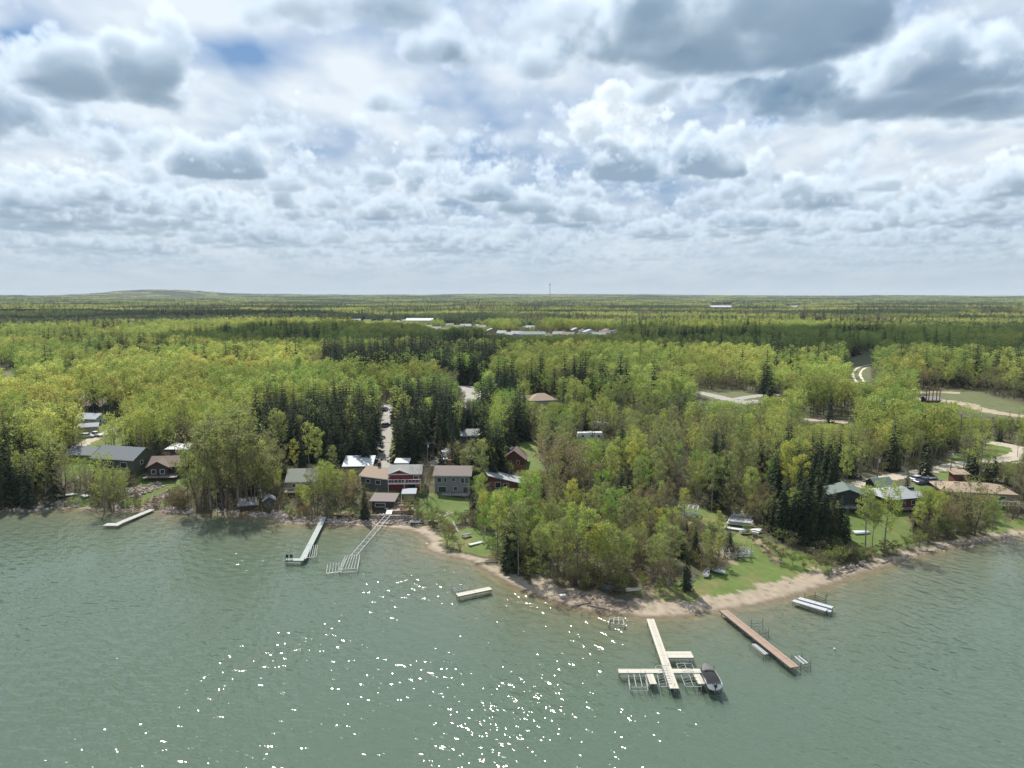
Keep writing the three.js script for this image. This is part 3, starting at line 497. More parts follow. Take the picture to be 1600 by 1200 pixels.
house({ label: 'salmon roofed house deep among the spruces right of the street', px: 684, py: 650, w: 8, d: 8, h: 3, rise: 2.6, roof: 'x', yaw: 14, wall: W3.white, roofM: R3.pink, win: [[0, 1.6, 1.6, 1.2]], keep: false });
house({ label: 'white gabled house beside the yellow willow among the spruces', px: 716, py: 651, w: 7, d: 6, h: 2.8, rise: 1.8, roof: 'z', wall: W3.white, roofM: R3.tan, win: [[0, 1.6, 1.6, 1.2]], keep: false });
house({ label: 'grey roofed house behind the aspens above the street', px: 668, py: 607, w: 13, d: 9, h: 3, rise: 2.2, roof: 'x', wall: W3.tan, roofM: R3.grey, keep: false });
house({ label: 'tan hip roofed house behind the tall spruces right of the back street', px: 850, py: 637, w: 12, d: 9, h: 3, rise: 2.8, roof: 'hip', yaw: 14, wall: W3.paleBlue, roofM: R3.tan, win: [[-2, 1.6, 1.6, 1.2], [2, 1.6, 1.6, 1.2]] });
house({ label: 'tan roofed low house left of the tan hip roof', px: 824, py: 636, w: 8, d: 7, h: 2.6, rise: 1.8, roof: 'x', wall: W3.cream, roofM: R3.tan, keep: false });
// the right end
house({ name: 'cabin', label: 'black walled cabin with a dark green roof and raised deck on the right', px: 1325, py: 796, w: 8.6, d: 7, h: 3.4, rise: 1.5, roof: 'z', yaw: -14, wall: W3.black, roofM: R3.green, win: [[-2.2, 2.1, 1.7, 1.9], [0, 2.1, 1.7, 1.9], [2.2, 2.1, 1.7, 1.9]], frame: W3.brown, deck: [0, 8, 2.6, 1.0, W3.black, M.greyWood] });
house({ name: 'shed', label: 'small shed with a dark green gable roof behind the right cottages', cat: 'shed', px: 1382, py: 770, w: 5, d: 4, h: 2.2, rise: 1.2, roof: 'x', yaw: 14, wall: W3.black, roofM: R3.green, winL: [[0, 1.3, 0.7, 0.7]] });
house({ label: 'red brown cottage with a wide pale grey hip roof and white window', px: 1419, py: 794, w: 11.5, d: 8.5, h: 2.6, rise: 1.9, roof: 'hip', o: 0.9, yaw: 14, wall: W3.rust, roofM: R3.pale, win: [[-2.6, 1.4, 1.1, 1.5], [-1.4, 1.4, 0.9, 1.5], [2, 1.4, 2.4, 1.2]], chimney: [3.0, 1.4], chimneyM: W3.black, deck: [1, 10, 1.8, 0.3, W3.rust] });
house({ label: 'long low house with a tan brown roof at the right edge of the photo', px: 1528, py: 786, w: 16, d: 8.5, h: 2.7, rise: 1.7, roof: 'hip', o: 0.8, yaw: -12, wall: W3.tan, roofM: R3.tan, win: [[5.4, 1.5, 1.8, 1.2], [-5, 1.5, 1.6, 1.2], [1, 1.5, 2, 1.3]], deck: [6, 5, 2.4, 0.5, M.trim] });
house({ name: 'shed', label: 'brown wooden shed with flat tan roof beside the right gravel road', cat: 'shed', px: 1501, py: 756, w: 3.6, d: 3, h: 2.6, rise: 0.4, roof: 'shedx', yaw: -6, wall: W3.rust, roofM: R3.tan, door: 0.2, doorM: W3.brown });
house({ name: 'shed', label: 'little dark hut by the far gravel road on the right', cat: 'shed', px: 1459, py: 633, w: 6, d: 5, h: 2.4, rise: 1.2, roof: 'x', wall: W3.brown, roofM: R3.grey });
// the village far behind
{
  const far = [[655, 507, 40, 22, 6, 3, 'long white roofed store building in the far village', R3.white, W3.white, 'x'], [832, 529, 26, 13, 4.5, 2.4, 'long dark roofed lodge with pale walls in the far village', R3.green, W3.cream, 'x'], [1127, 482.6, 62, 26, 6, 3.5, 'long white farm building on the far right skyline', R3.white, W3.white, 'x'], [1240, 481.5, 30, 16, 4, 3, 'low white barn right of the long farm building near the skyline', R3.white, W3.white, 'x']];
  for (const [px, py, w, d, h, rise, label, roofM, wall, roof] of far) house({ name: 'far_building', label, cat: 'building', px, py, w, d, h, rise, roof, wall, roofM, o: 0.6, win: [[-w * 0.3, 2, w * 0.08, 2], [0, 2, w * 0.08, 2], [w * 0.3, 2, w * 0.08, 2]] });
  const R = rng(404), spots = [[556, 503], [575, 504], [590, 505], [604, 503], [618, 506], [632, 504], [668, 514], [680, 517], [692, 519], [703, 511], [716, 514], [728, 512], [742, 513], [752, 514], [770, 520], [782, 524], [795, 527], [806, 525], [816, 516], [828, 515], [808, 531], [872, 526], [886, 527], [902, 519], [912, 521], [924, 522], [936, 527], [944, 524], [952, 521], [960, 523]];
  const rf = [R3.pale, R3.grey, R3.blueGrey, R3.brown, R3.greyBrown, R3.grey], wl = [W3.white, W3.cream, W3.paleBlue, W3.tan, W3.white], rn = ['pale', 'grey', 'blue grey', 'brown', 'grey brown', 'grey'];
  const ONES = ['first', 'second', 'third', 'fourth', 'fifth', 'sixth', 'seventh', 'eighth', 'ninth'], TEENS = ['tenth', 'eleventh', 'twelfth', 'thirteenth', 'fourteenth', 'fifteenth', 'sixteenth', 'seventeenth', 'eighteenth', 'nineteenth'], ORD = [...ONES, ...TEENS, 'twentieth', ...ONES.map((w) => 'twenty-' + w), 'thirtieth'];
  spots.sort((a, b) => a[0] - b[0]);
  spots.forEach(([px, py], i) => { const k = Math.floor(R() * 6); house({ name: 'village_house', label: 'small ' + rn[k] + ' roofed house, ' + ORD[i] + ' from left in the far village', group: 'houses of the far village', px, py: py + 1, w: 9 + R() * 6, d: 8 + R() * 3, h: 3.2, rise: 2.6, roof: R() < 0.75 ? 'x' : 'z', yaw: (R() - 0.5) * 50, wall: wl[Math.floor(R() * 5)], roofM: rf[k], o: 0.5, win: [[-3, 1.8, 1.6, 1.2], [3, 1.8, 1.6, 1.2]] }); });
}

// ---------------------------------------------------------------- docks, lifts and boats on the water
const bedAt = (x, z) => Math.min(land(x, z), -0.1);
const mid3 = (a, b, t = 0.5) => [lerp(a[0], b[0], t), lerp(a[1], b[1], t), lerp(a[2], b[2], t)];
// a pier: runs given by the two ends as they show, each cut into sections on legs
function dock(name, label, height, runs, deckM, legM, o = {}) {
  const first = at(runs[0][0][0], runs[0][0][1], height), g = thing(name, label, 'dock', [first[0], 0, first[2]], 0, o.group), L = (p) => [p[0] - first[0], p[1], p[2] - first[2]];
  runs.forEach(([p, q, width, sink = 0, h2], ri) => {
    const a = at(p[0], p[1], height - sink), b = at(q[0], q[1], (h2 ?? height) - sink), len = Math.hypot(b[0] - a[0], b[2] - a[2]), n = Math.max(1, Math.round(len / (o.section ?? 3))), yaw = yawTo(a, b), nx = Math.sin(yaw), nz = Math.cos(yaw), tilt = Math.atan2(b[1] - a[1], len);
    for (let i = 0; i < n; i++) {
      const c = L(mid3(a, b, (i + 0.5) / n)), s = new THREE.Group(); s.name = 'deck_section'; s.position.set(c[0], c[1], c[2]); s.rotation.set(0, yaw, tilt); g.add(s);
      const l = len / n - 0.04, planks = Math.max(2, Math.round(width / 0.42)), pw = width / planks;
      for (let k = 0; k < planks; k++) box(s, 'plank', o.planks?.[(k + i * 3 + ri) % o.planks.length] ?? deckM, 0, 0, (k - (planks - 1) / 2) * pw, l, 0.07, pw - 0.015);
      for (const t of [-1, 1]) box(s, 'side_rail', o.railM ?? legM, 0, -0.1, t * (width / 2 - 0.04), l, 0.2, 0.06);
    }
    const every = o.every ?? 1;
    for (let i = 0; i <= n; i += every) for (const t of [-1, 1]) {
      const m = mid3(a, b, clamp(i / n, 0.03, 0.97)), x = m[0] + nx * t * (width / 2 - 0.07), z = m[2] + nz * t * (width / 2 - 0.07), gy = land(x, z);
      rod(g, 'leg', legM, L([x, Math.min(gy - 0.2, m[1] - 0.3), z]), L([x, m[1] - 0.04 + (o.proud ?? 0), z]), o.leg ?? 0.09);
      if (t > 0 && i % 2 === 0) { const x2 = m[0] - nx * (width / 2 - 0.07), z2 = m[2] - nz * (width / 2 - 0.07); bar(g, 'brace', legM, L([x, m[1] - 0.3, z]), L([x2, Math.max(gy, m[1] - 0.75), z2]), 0.05); }
    }
  });
  return g;
}
// a boat lift: four posts, side beams, crossbars and bunks; corners as they show at height h
function lift(label, h, corners, o = {}) {
  const c = corners.map(([x, y]) => at(x, y, h)), m = [0, 2].map((k) => c.reduce((s, p) => s + p[k], 0) / 4), g = thing(o.name ?? 'boat_lift', label, 'boat lift', [m[0], 0, m[1]], 0, 'boat lifts standing in the lake'), L = (p, dy = 0) => [p[0] - m[0], p[1] + dy, p[2] - m[1]], mt = o.m ?? M.alu, th = o.t ?? 0.075;
  c.forEach((p) => rod(g, 'post', mt, L([p[0], bedAt(p[0], p[2]) - 0.2, p[2]]), L([p[0], h + (o.tall ?? 0.5), p[2]]), th));
  for (let i = 0; i < 4; i++) bar(g, 'beam', mt, L(c[i]), L(c[(i + 1) % 4]), th);
  if (o.low) for (let i = 0; i < 4; i++) bar(g, 'lower_beam', mt, L(c[i], -h * 0.75), L(c[(i + 1) % 4], -h * 0.75), th * 0.9);
  for (let i = 0; i < (o.bunks ?? 3); i++) { const t = (i + 1) / ((o.bunks ?? 3) + 1), a = L(mid3(c[0], c[1], t), 0.08), b = L(mid3(c[3], c[2], t), 0.08); bar(g, 'bunk', o.bm ?? mt, a, b, o.bt ?? th); }
  for (let i = 0; i < (o.ribs ?? 0); i++) {   // curved canopy ribs
    const t = (i + 0.5) / o.ribs, a = L(mid3(c[0], c[3], t), 0.1), b = L(mid3(c[1], c[2], t), 0.1), cv = new THREE.QuadraticBezierCurve3(V(a), V([(a[0] + b[0]) / 2, a[1] + (o.arch ?? 0.7), (a[2] + b[2]) / 2]), V(b)); add(g, 'rib', new THREE.TubeGeometry(cv, 10, th * 0.38, 5), mt);
  }
  if (o.wheel) { const w = add(g, 'winch_wheel', new THREE.TorusGeometry(0.35, 0.035, 6, 18), mt); w.position.set(...L(c[2], (o.tall ?? 0.5))); w.rotation.y = 0.6; }
  return g;
}
const CREAM = [mat(0.44, 0.42, 0.36, 0.75, 0, { map: wearTex }), mat(0.40, 0.38, 0.325, 0.75, 0, { map: wearTex }), mat(0.47, 0.45, 0.385, 0.75, 0, { map: wearTex })];
const CEDAR = [mat(0.28, 0.20, 0.15, 0.8, 0, { map: wearTex }), mat(0.245, 0.17, 0.125, 0.8, 0, { map: wearTex }), mat(0.30, 0.215, 0.165, 0.8, 0, { map: wearTex })];
const PALE = [mat(0.33, 0.34, 0.325, 0.7, 0, { map: wearTex }), mat(0.29, 0.305, 0.295, 0.7, 0, { map: wearTex })], PALEGREEN = [mat(0.27, 0.315, 0.31, 0.7, 0, { map: wearTex }), mat(0.245, 0.29, 0.285, 0.7, 0, { map: wearTex })];
dock('cross_dock', 'cream cross shaped dock with side fingers off the sandy point', 0.95, [[[1016, 967], [1054, 1076], 1.25], [[966, 1048.5], [1035, 1048.5], 1.15, 0.01], [[1047, 1048.5], [1095, 1048.5], 1.15, 0.01], [[1015, 1053], [1021, 1069], 1.0, 0.02], [[1088, 1053], [1097, 1069], 1.0, 0.02], [[1042, 1023], [1082, 1023], 1.9, 0.01]], CREAM[0], M.steel, { planks: CREAM, railM: M.alu });
lift('bare aluminium lift left of the cream cross dock stem', 0.75, [[981, 1053], [1008, 1053], [1013, 1074], [985, 1074]], { bunks: 2, low: true });
lift('aluminium lift with curved ribs left of the cream dock end', 0.75, [[1024, 1041], [1044, 1041], [1054, 1073], [1031, 1073]], { bunks: 1, ribs: 8, arch: 0.5 });
lift('aluminium lift with curved ribs right of the cream dock end', 0.75, [[1057, 1037], [1081, 1037], [1096, 1073], [1071, 1073]], { bunks: 1, ribs: 8, arch: 0.6 });
dock('cedar_dock', 'long straight reddish brown dock right of the cream cross dock', 0.85, [[[1130, 953.5], [1242, 1042.5], 1.5]], CEDAR[0], M.steel, { planks: CEDAR, section: 2.6 });
lift('dark steel lift halfway along the right side of the brown dock', 0.7, [[1174, 975], [1192, 973], [1201, 988], [1186, 992]], { m: M.steel, bunks: 2, tall: 0.8, low: true });
lift('low white railed lift on the left side of the brown dock', 0.55, [[1172, 1007], [1183, 1007], [1202, 1022], [1193, 1024]], { m: M.steel, bunks: 2, bm: M.white, bt: 0.16, tall: 0.2, low: true });
lift('steel lift with white bunks at the end of the brown dock', 0.7, [[1237, 1028], [1253, 1025], [1267, 1036], [1251, 1040]], { m: M.steel, bunks: 2, bm: M.white, bt: 0.18, tall: 0.6, low: true });
dock('floating_dock', 'two pale grey dock sections moored side by side off the right beach', 0.8, [[[1248, 934.5], [1301, 949.5], 1.1], [[1239, 938], [1292, 953.5], 1.1, 0.06], [[1293, 954], [1299, 955.5], 0.7, 0.1]], PALE[0], M.steel, { planks: [mat(0.42, 0.44, 0.47, 0.6, 0, { map: wearTex }), mat(0.38, 0.40, 0.43, 0.6, 0, { map: wearTex })], railM: mat(0.3, 0.31, 0.32, 0.6), section: 2.4 });
lift('rusty dark lift frame behind the pale floating dock sections', 0.5, [[1257, 934], [1274, 930], [1291, 937], [1276, 942]], { m: M.dark, bunks: 2, tall: 0.7, low: true, wheel: true });
lift('square aluminium lift frame standing in the shallows off the point', 0.45, [[953, 964], [973, 966], [976, 977], [950, 975]], { bunks: 2, tall: 0.25, low: true });
dock('short_dock', 'short cream dock standing alone in the bay left of the point', 0.75, [[[714, 930], [767, 919], 1.35]], CREAM[0], M.steel, { planks: CREAM });
lift('small aluminium lift frame behind the short cream dock', 0.65, [[706, 917], [722, 913.5], [733, 919], [716, 923]], { bunks: 2, tall: 0.4, low: true });
dock('left_dock', 'pale concrete coloured dock with a short elbow at the left shore', 0.5, [[[238, 796], [186, 817.5], 1.6], [[164, 819.5], [188, 819.5], 2.0, 0.01]], PALE[0], M.greyWood, { planks: PALE });
dock('elbow_dock', 'long pale green grey dock ending in an elbow below the yellow green tree', 0.8, [[[507, 807], [473, 873.5], 1.25, 0, 0.8], [[446, 874.5], [475, 874.5], 1.35, 0.01]], PALEGREEN[0], M.steel, { planks: PALEGREEN, proud: 0.0 });
lift('aluminium lift beside the elbow dock', 0.8, [[482, 853], [496, 851.5], [494, 870], [476, 872]], { bunks: 4, tall: 0.3 });
{ const g = thing('deck_bench', 'two dark chairs on the elbow end of the long green grey dock', 'bench', at(448, 874.5, 0.84)); for (const s of [0, 0.9]) { box(g, 'seat', M.dark, s, 0.42, 0, 0.55, 0.06, 0.5); box(g, 'backrest', M.dark, s, 0.75, -0.25, 0.55, 0.6, 0.05); for (const x of [-0.22, 0.22]) for (const z of [-0.2, 0.2]) bar(g, 'leg', M.dark, [s + x, 0.0, z], [s + x, 0.42, z], 0.05); } }
{ // skeletal rail dock
  const a = at(607, 804, 1.6), b = at(552, 869, 0.7), g = thing('rail_dock', 'skeletal aluminium dock rails without decking, running out into the cove', 'dock', [a[0], 0, a[2]]), L = (p) => [p[0] - a[0], p[1], p[2] - a[2]], yaw = yawTo(a, b), nx = Math.sin(yaw), nz = Math.cos(yaw), n = 13;
  for (const t of [-0.62, 0.62]) { bar(g, 'rail', M.alu, L([a[0] + nx * t, a[1], a[2] + nz * t]), L([b[0] + nx * t, b[1], b[2] + nz * t]), 0.11); }
  for (let i = 0; i <= n; i++) { const p = mid3(a, b, i / n); bar(g, 'crossbar', M.alu, L([p[0] + nx * 0.62, p[1], p[2] + nz * 0.62]), L([p[0] - nx * 0.62, p[1], p[2] - nz * 0.62]), 0.07); if (i % 2 === 0 && i > 1) for (const t of [-0.62, 0.62]) rod(g, 'leg', M.alu, L([p[0] + nx * t, bedAt(p[0], p[2]) - 0.2, p[2] + nz * t]), L([p[0] + nx * t, p[1] + 0.2, p[2] + nz * t]), 0.07); }
  const ramp = thing('gangway', 'pale wooden gangway from the stone wall down to the rail dock', 'gangway', [a[0], 0, a[2]]), s = at(609, 797, 2.3); for (let i = 0; i < 5; i++) bar(ramp, 'plank', i % 2 ? M.cream : M.white, L([s[0] + (i - 2) * 0.3, s[1], s[2]]), L([a[0] + (i - 2) * 0.3, a[1] + 0.1, a[2]]), 0.27, 0.06);
}
lift('tangled aluminium lift at the end of the skeletal rail dock', 0.85, [[540, 868], [562, 866], [558, 888], [530, 890]], { bunks: 5, tall: 0.35, low: true });
lift('half sunken lift frame left of the tangled lift', 0.35, [[512, 882], [534, 878], [534, 893], [510, 896]], { bunks: 4, tall: 0.2, t: 0.07, m: mat(0.3, 0.32, 0.32, 0.5, 0.5) });
// the covered motorboat on its lift
function hull(len, beam, high, sheer = 0.25) {   // x: stern (0) to bow (len)
  const st = 14, rows = [], P = [], I = [];
  for (let i = 0; i <= st; i++) { const t = i / st, w = beam / 2 * Math.pow(1 - Math.pow(t, 2.6), 0.55) * (0.94 + 0.06 * Math.min(1, t * 4)), k = 0.12 * high + high * 0.55 * Math.pow(t, 4), y1 = high * (1 + sheer * t * t); rows.push([[t * len, k, 0], [t * len, k + (y1 - k) * 0.28, w * 0.74], [t * len, k + (y1 - k) * 0.62, w * 0.96], [t * len + 0.02, y1, w]]); }
  for (const s of [1, -1]) { const o = P.length / 3; for (const r of rows) for (const p of r) P.push(p[0], p[1], p[2] * s); for (let i = 0; i < st; i++) for (let j = 0; j < 3; j++) { const a = o + i * 4 + j, b = a + 4; if (s > 0) I.push(a, b, a + 1, a + 1, b, b + 1); else I.push(a, a + 1, b, a + 1, b + 1, b); } }
  const o = P.length / 3; for (const s of [1, -1]) for (const p of rows[0]) P.push(p[0], p[1], p[2] * s); for (let j = 0; j < 3; j++) I.push(o + j, o + j + 1, o + 4 + j, o + j + 1, o + 5 + j, o + 4 + j);
  const g = new THREE.BufferGeometry(); g.setAttribute('position', new THREE.Float32BufferAttribute(P, 3)); g.setIndex(I); g.computeVertexNormals(); g.userData = { rows }; return g;
}
function deckCap(rows, from, to, inset, bulge, lift2) {   // a cover or foredeck spanning the gunwales
  const P = [], I = [], W = 8; let n = 0;
  rows.forEach((r, i) => { const t = i / (rows.length - 1); if (t < from - 1e-6 || t > to + 1e-6) return; const [x, y, w] = r[3]; for (let k = 0; k <= W; k++) { const s = k / W * 2 - 1; P.push(x, y + lift2 + bulge * (1 - s * s) * Math.sin(Math.PI * clamp((t - from) / (to - from) * 0.86 + 0.1)), s * Math.max(0.01, w - inset)); } n++; });
  for (let i = 0; i + 1 < n; i++) for (let k = 0; k < W; k++) { const a = i * (W + 1) + k, b = a + W + 1; I.push(a, a + 1, b, a + 1, b + 1, b); }
  const g = new THREE.BufferGeometry(); g.setAttribute('position', new THREE.Float32BufferAttribute(P, 3)); g.setIndex(I); g.computeVertexNormals(); return g;
}
{
  const s = at(1117, 1073, 1.3), b = at(1104, 1047, 1.3), g = thing('motorboat', 'white motorboat under a black cover on the lift beside the cream dock', 'boat', [s[0], 0.55, s[2]], yawTo(s, b)), h = hull(5.3, 2.3, 1.1), dbl = { side: THREE.DoubleSide };
  add(g, 'hull', h, mat(0.68, 0.69, 0.70, 0.3, 0, dbl)); add(g, 'foredeck', deckCap(h.userData.rows, 0.62, 1, 0.02, 0.12, 0.01), mat(0.09, 0.092, 0.095, 0.7, 0, dbl)); add(g, 'cover', deckCap(h.userData.rows, 0.0714, 0.6429, 0.12, 0.42, 0.03), mat(0.010, 0.011, 0.014, 0.95, 0, dbl)); add(g, 'swim_deck', deckCap(h.userData.rows, 0, 0.0714, 0.1, 0, -0.08), mat(0.55, 0.56, 0.58, 0.5, 0, dbl));
  const stripe = add(g, 'hull_band', h, mat(0.03, 0.03, 0.035, 0.35, 0, dbl)); stripe.scale.set(0.985, 0.55, 1.012); stripe.position.set(0.06, 0.05, 0);
  const m = new THREE.Group(); m.name = 'outboard_motor'; m.position.set(-0.35, 0.75, 0); g.add(m); const cowl = add(m, 'cowl', new THREE.SphereGeometry(0.3, 12, 8), M.dark); cowl.scale.set(1.1, 1.15, 0.8); cowl.position.y = 0.35; box(m, 'shaft', M.steel, 0, -0.35, 0, 0.16, 0.9, 0.12); const ws = add(g, 'windscreen', plate([[2.9, 1.7, -0.72], [2.9, 1.7, 0.72], [3.4, 1.38, 0.66], [3.4, 1.38, -0.66]], 0.03), M.glass);
  lift('lift holding up the black covered motorboat', 0.5, [[1096, 1048], [1116, 1046], [1127, 1071], [1108, 1074]], { bunks: 2, tall: 0.6, m: M.steel });
}
// rowing boats, canoes and rafts drawn up on the land
function rowboat(name, label, px, py, aim, len, m, inner, upside, cat = 'boat') {
  const p = gat(px, py), g = thing(name, label, cat, [p[0], p[1] + (upside ? len * 0.17 : 0.02), p[2]], aim * deg), h = hull(len, len * 0.36, len * 0.14, 0.3); h.translate(-len / 2, 0, 0);
  const dbl = { side: THREE.DoubleSide }, k = add(g, 'hull', h, mat(...m, 0.5, 0, dbl)); if (upside) { k.rotation.x = Math.PI; add(g, 'keel', boxGeo(len * 0.9, 0.06, 0.06), mat(...inner, 0.6)).position.y = -0.03 - len * 0.015; }
  else { for (const x of [-0.28, 0, 0.26]) box(g, 'thwart', mat(...inner, 0.7), x * len, len * 0.11, 0, 0.25, 0.04, len * 0.32); }
  return g;
}
rowboat('rowboat', 'white rowing boat with a dark inside on the grass by the blue tarpaulin', 1104, 897, 70, 3.6, [0.62, 0.63, 0.65], [0.1, 0.08, 0.07]);
rowboat('rowboat', 'white and blue rowing boat lying beside the other one on the clearing', 1118, 894, 150, 3.8, [0.60, 0.64, 0.68], [0.45, 0.55, 0.62]);
rowboat('canoe', 'dark blue canoe turned over under the trees on the point', 958, 921, 165, 4.6, [0.06, 0.07, 0.11], [0.3, 0.3, 0.32], true, 'canoe');
rowboat('rowboat', 'weathered grey boat hull lying under the trees left of the point gap', 910, 912, 170, 4.2, [0.22, 0.21, 0.2], [0.2, 0.2, 0.2], true);
rowboat('rowboat', 'pale upturned boat at the edge of the trees above the cream dock', 990, 922, 12, 3.4, [0.42, 0.38, 0.3], [0.3, 0.3, 0.3], true);
rowboat('kayak', 'yellow orange kayak beside the small hut on the left shore', 391, 801, 55, 3.6, [0.6, 0.28, 0.02], [0.1, 0.1, 0.1], false, 'kayak');
rowboat('canoe', 'white canoe on the lawn under the right hand cottages', 1346, 833, 12, 4.4, [0.62, 0.64, 0.64], [0.3, 0.3, 0.3], true, 'canoe');
rowboat('rowboat', 'white boat on the bank below the hip roofed cottage', 1471, 815, -14, 3.8, [0.6, 0.6, 0.58], [0.3, 0.28, 0.24]);
rowboat('rowboat', 'white boat half hidden in bushes near the right beach', 1488, 830, 10, 3.4, [0.6, 0.6, 0.6], [0.3, 0.3, 0.3], true);
rowboat('kayak', 'yellow kayak on the stone terrace beside the boathouse', 612, 796, 60, 3.0, [0.6, 0.5, 0.05], [0.1, 0.1, 0.1], false, 'kayak');
rowboat('kayak', 'blue and white kayak leaning by the boathouse door', 607, 794, 75, 2.8, [0.35, 0.45, 0.6], [0.1, 0.1, 0.1], true, 'kayak');
{ const p = gat(879, 934), g = thing('cooler_box', 'pale blue grey box left on the sand of the point', 'box', p, 0.3); box(g, 'body', mat(0.45, 0.5, 0.52, 0.6), 0, 0.25, 0, 1.0, 0.5, 0.6); box(g, 'lid', M.white, 0, 0.54, 0, 1.06, 0.08, 0.66); }
{ const p = gat(1075, 916), g = thing('tarpaulin', 'bright blue tarpaulin over a low heap beside the small spruce', 'tarpaulin', p, 0.4), t = new THREE.SphereGeometry(0.8, 12, 6, 0, 6.283, 0, 1.5), v = t.attributes.position, R = rng(3); for (let i = 0; i < v.count; i++) v.setXYZ(i, v.getX(i) * (1 + 0.2 * R()), v.getY(i) * 0.6 * (0.8 + 0.4 * R()), v.getZ(i) * 0.8); t.computeVertexNormals(); add(g, 'sheet', t, mat(0.03, 0.2, 0.5, 0.6)); for (let i = 0; i < 4; i++) bar(g, 'board', M.greyWood, [0.6 + i * 0.24, 0.12, -0.6], [2.6 + i * 0.24, 0.9, -2.2], 0.2, 0.05); }
// stacked dock parts and lifts stored in the clearing
function stack(label, px, py, aim, len, wide, n, m, legs, o = {}) {
  const p = gat(px, py), g = thing('stored_dock_frame', label, 'dock frame', p, aim * deg, 'dock frames stored on land'), R = rng(px * 7 + py);
  for (let k = 0; k < n; k++) { const y = legs + k * 0.32, dx = (R() - 0.5) * 0.7; for (const s of [-1, 1]) box(g, 'rail', m, dx, y, s * wide / 2, len, 0.13, 0.1); for (let i = 0; i <= 4; i++) box(g, 'crossbar', m, dx + (i / 4 - 0.5) * (len - 0.1), y, 0, 0.08, 0.08, wide - 0.1); if (o.deck?.[k]) for (let b = 0; b < 3; b++) box(g, 'plank', M.white, dx, y + 0.1, (b - 1) * wide / 3, len, 0.05, wide / 3 - 0.04); }
  for (const s of [-1, 1]) for (const t of [-1, 1]) rod(g, 'leg', m, [s * len * 0.44, -0.1, t * wide * 0.46], [s * len * 0.44, legs + n * 0.3 + (o.proud ?? 0.3), t * wide * 0.46], 0.09);
  return g;
}
stack('white dock sections on tall legs at the top of the storage clearing', 1073, 802, -24, 4.6, 2.4, 2, M.white, 1.5, { deck: [0, 0] });
stack('aluminium lift frame beneath the white sections at the top of the clearing', 1078, 806, 10, 3.6, 2.0, 2, M.alu, 0.3);
stack('stack of white dock sections beside the dark spruces', 1156, 822, -22, 5.2, 1.6, 4, M.white, 0.5, { deck: [1, 0, 1, 0] });
stack('low pair of white dock rails in front of the stack by the spruces', 1147, 828, -24, 4.4, 1.2, 1, M.white, 0.25, { deck: [1], proud: 0 });
stack('white rails leaning highest of the stack by the spruces', 1160, 812, -22, 4.6, 1.4, 3, M.white, 0.6, { proud: 0.6 });
stack('wide tangle of aluminium lift frames in the middle of the clearing', 1147, 868, -8, 5.2, 3.2, 3, M.alu, 0.4, { proud: 0.8 });
stack('aluminium frame with an upright winch right of the middle tangle', 1160, 865, 6, 3.2, 2.6, 2, M.alu, 0.35, { proud: 1.5 });
stack('grey dock frames laid on the bank at the far left shore', 96, 776, 26, 7, 1.4, 1, mat(0.42, 0.4, 0.38, 0.7), 0.3, { deck: [1] });
stack('bare grey dock rails on the bank below the left lawn', 104, 786, 26, 7, 1.2, 1, mat(0.3, 0.29, 0.28, 0.7), 0.25);
stack('small white dock section on the grass of the left bank', 134, 776, -40, 2.8, 1.4, 1, M.white, 0.2, { deck: [1], proud: 0 });
stack('white planked dock piece leaning on the cove lawn', 742, 851, 35, 3.4, 0.9, 1, M.white, 0.2, { deck: [1], proud: 0 });
stack('two white lift rails on the slope under the grey house', 694, 806, 50, 5, 1.2, 1, M.white, 0.25, { proud: 0 });
stack('pale dock frame stored in the grove behind the hut', 352, 788, 30, 3.4, 1.6, 2, M.alu, 0.3);
{ // trailer with a white boat-like cover beside the stack
  const p = gat(1180, 838), g = thing('utility_trailer', 'small trailer with white panels at the edge of the dark spruces', 'trailer', p, -0.5); box(g, 'bed', M.white, 0, 0.9, 0, 1.6, 0.5, 1.2); box(g, 'lid', M.white, 0.1, 1.35, -0.5, 1.8, 0.08, 1.0); bar(g, 'tongue', M.steel, [0.7, 0.5, 0], [2.2, 0.4, 0], 0.1); for (const s of [-0.7, 0.7]) { const w = add(g, 'wheel', new THREE.CylinderGeometry(0.33, 0.33, 0.2, 16), M.tyre); w.rotation.x = Math.PI / 2; w.position.set(0, 0.33, s); }
  const q = gat(1168, 834), k = thing('boat_cover', 'pale green grey covered dinghy left of the small white trailer', 'boat', [q[0], q[1] + 0.15, q[2]], 0.2), h = hull(3.6, 1.4, 0.6); h.translate(-1.8, 0, 0); add(k, 'hull', h, mat(0.36, 0.42, 0.4, 0.6, 0, { side: THREE.DoubleSide })); add(k, 'cover', deckCap(h.userData.rows, 0, 1, 0, 0.25, 0.01).translate(0, 0, 0), mat(0.42, 0.47, 0.44, 0.7, 0, { side: THREE.DoubleSide }));
}
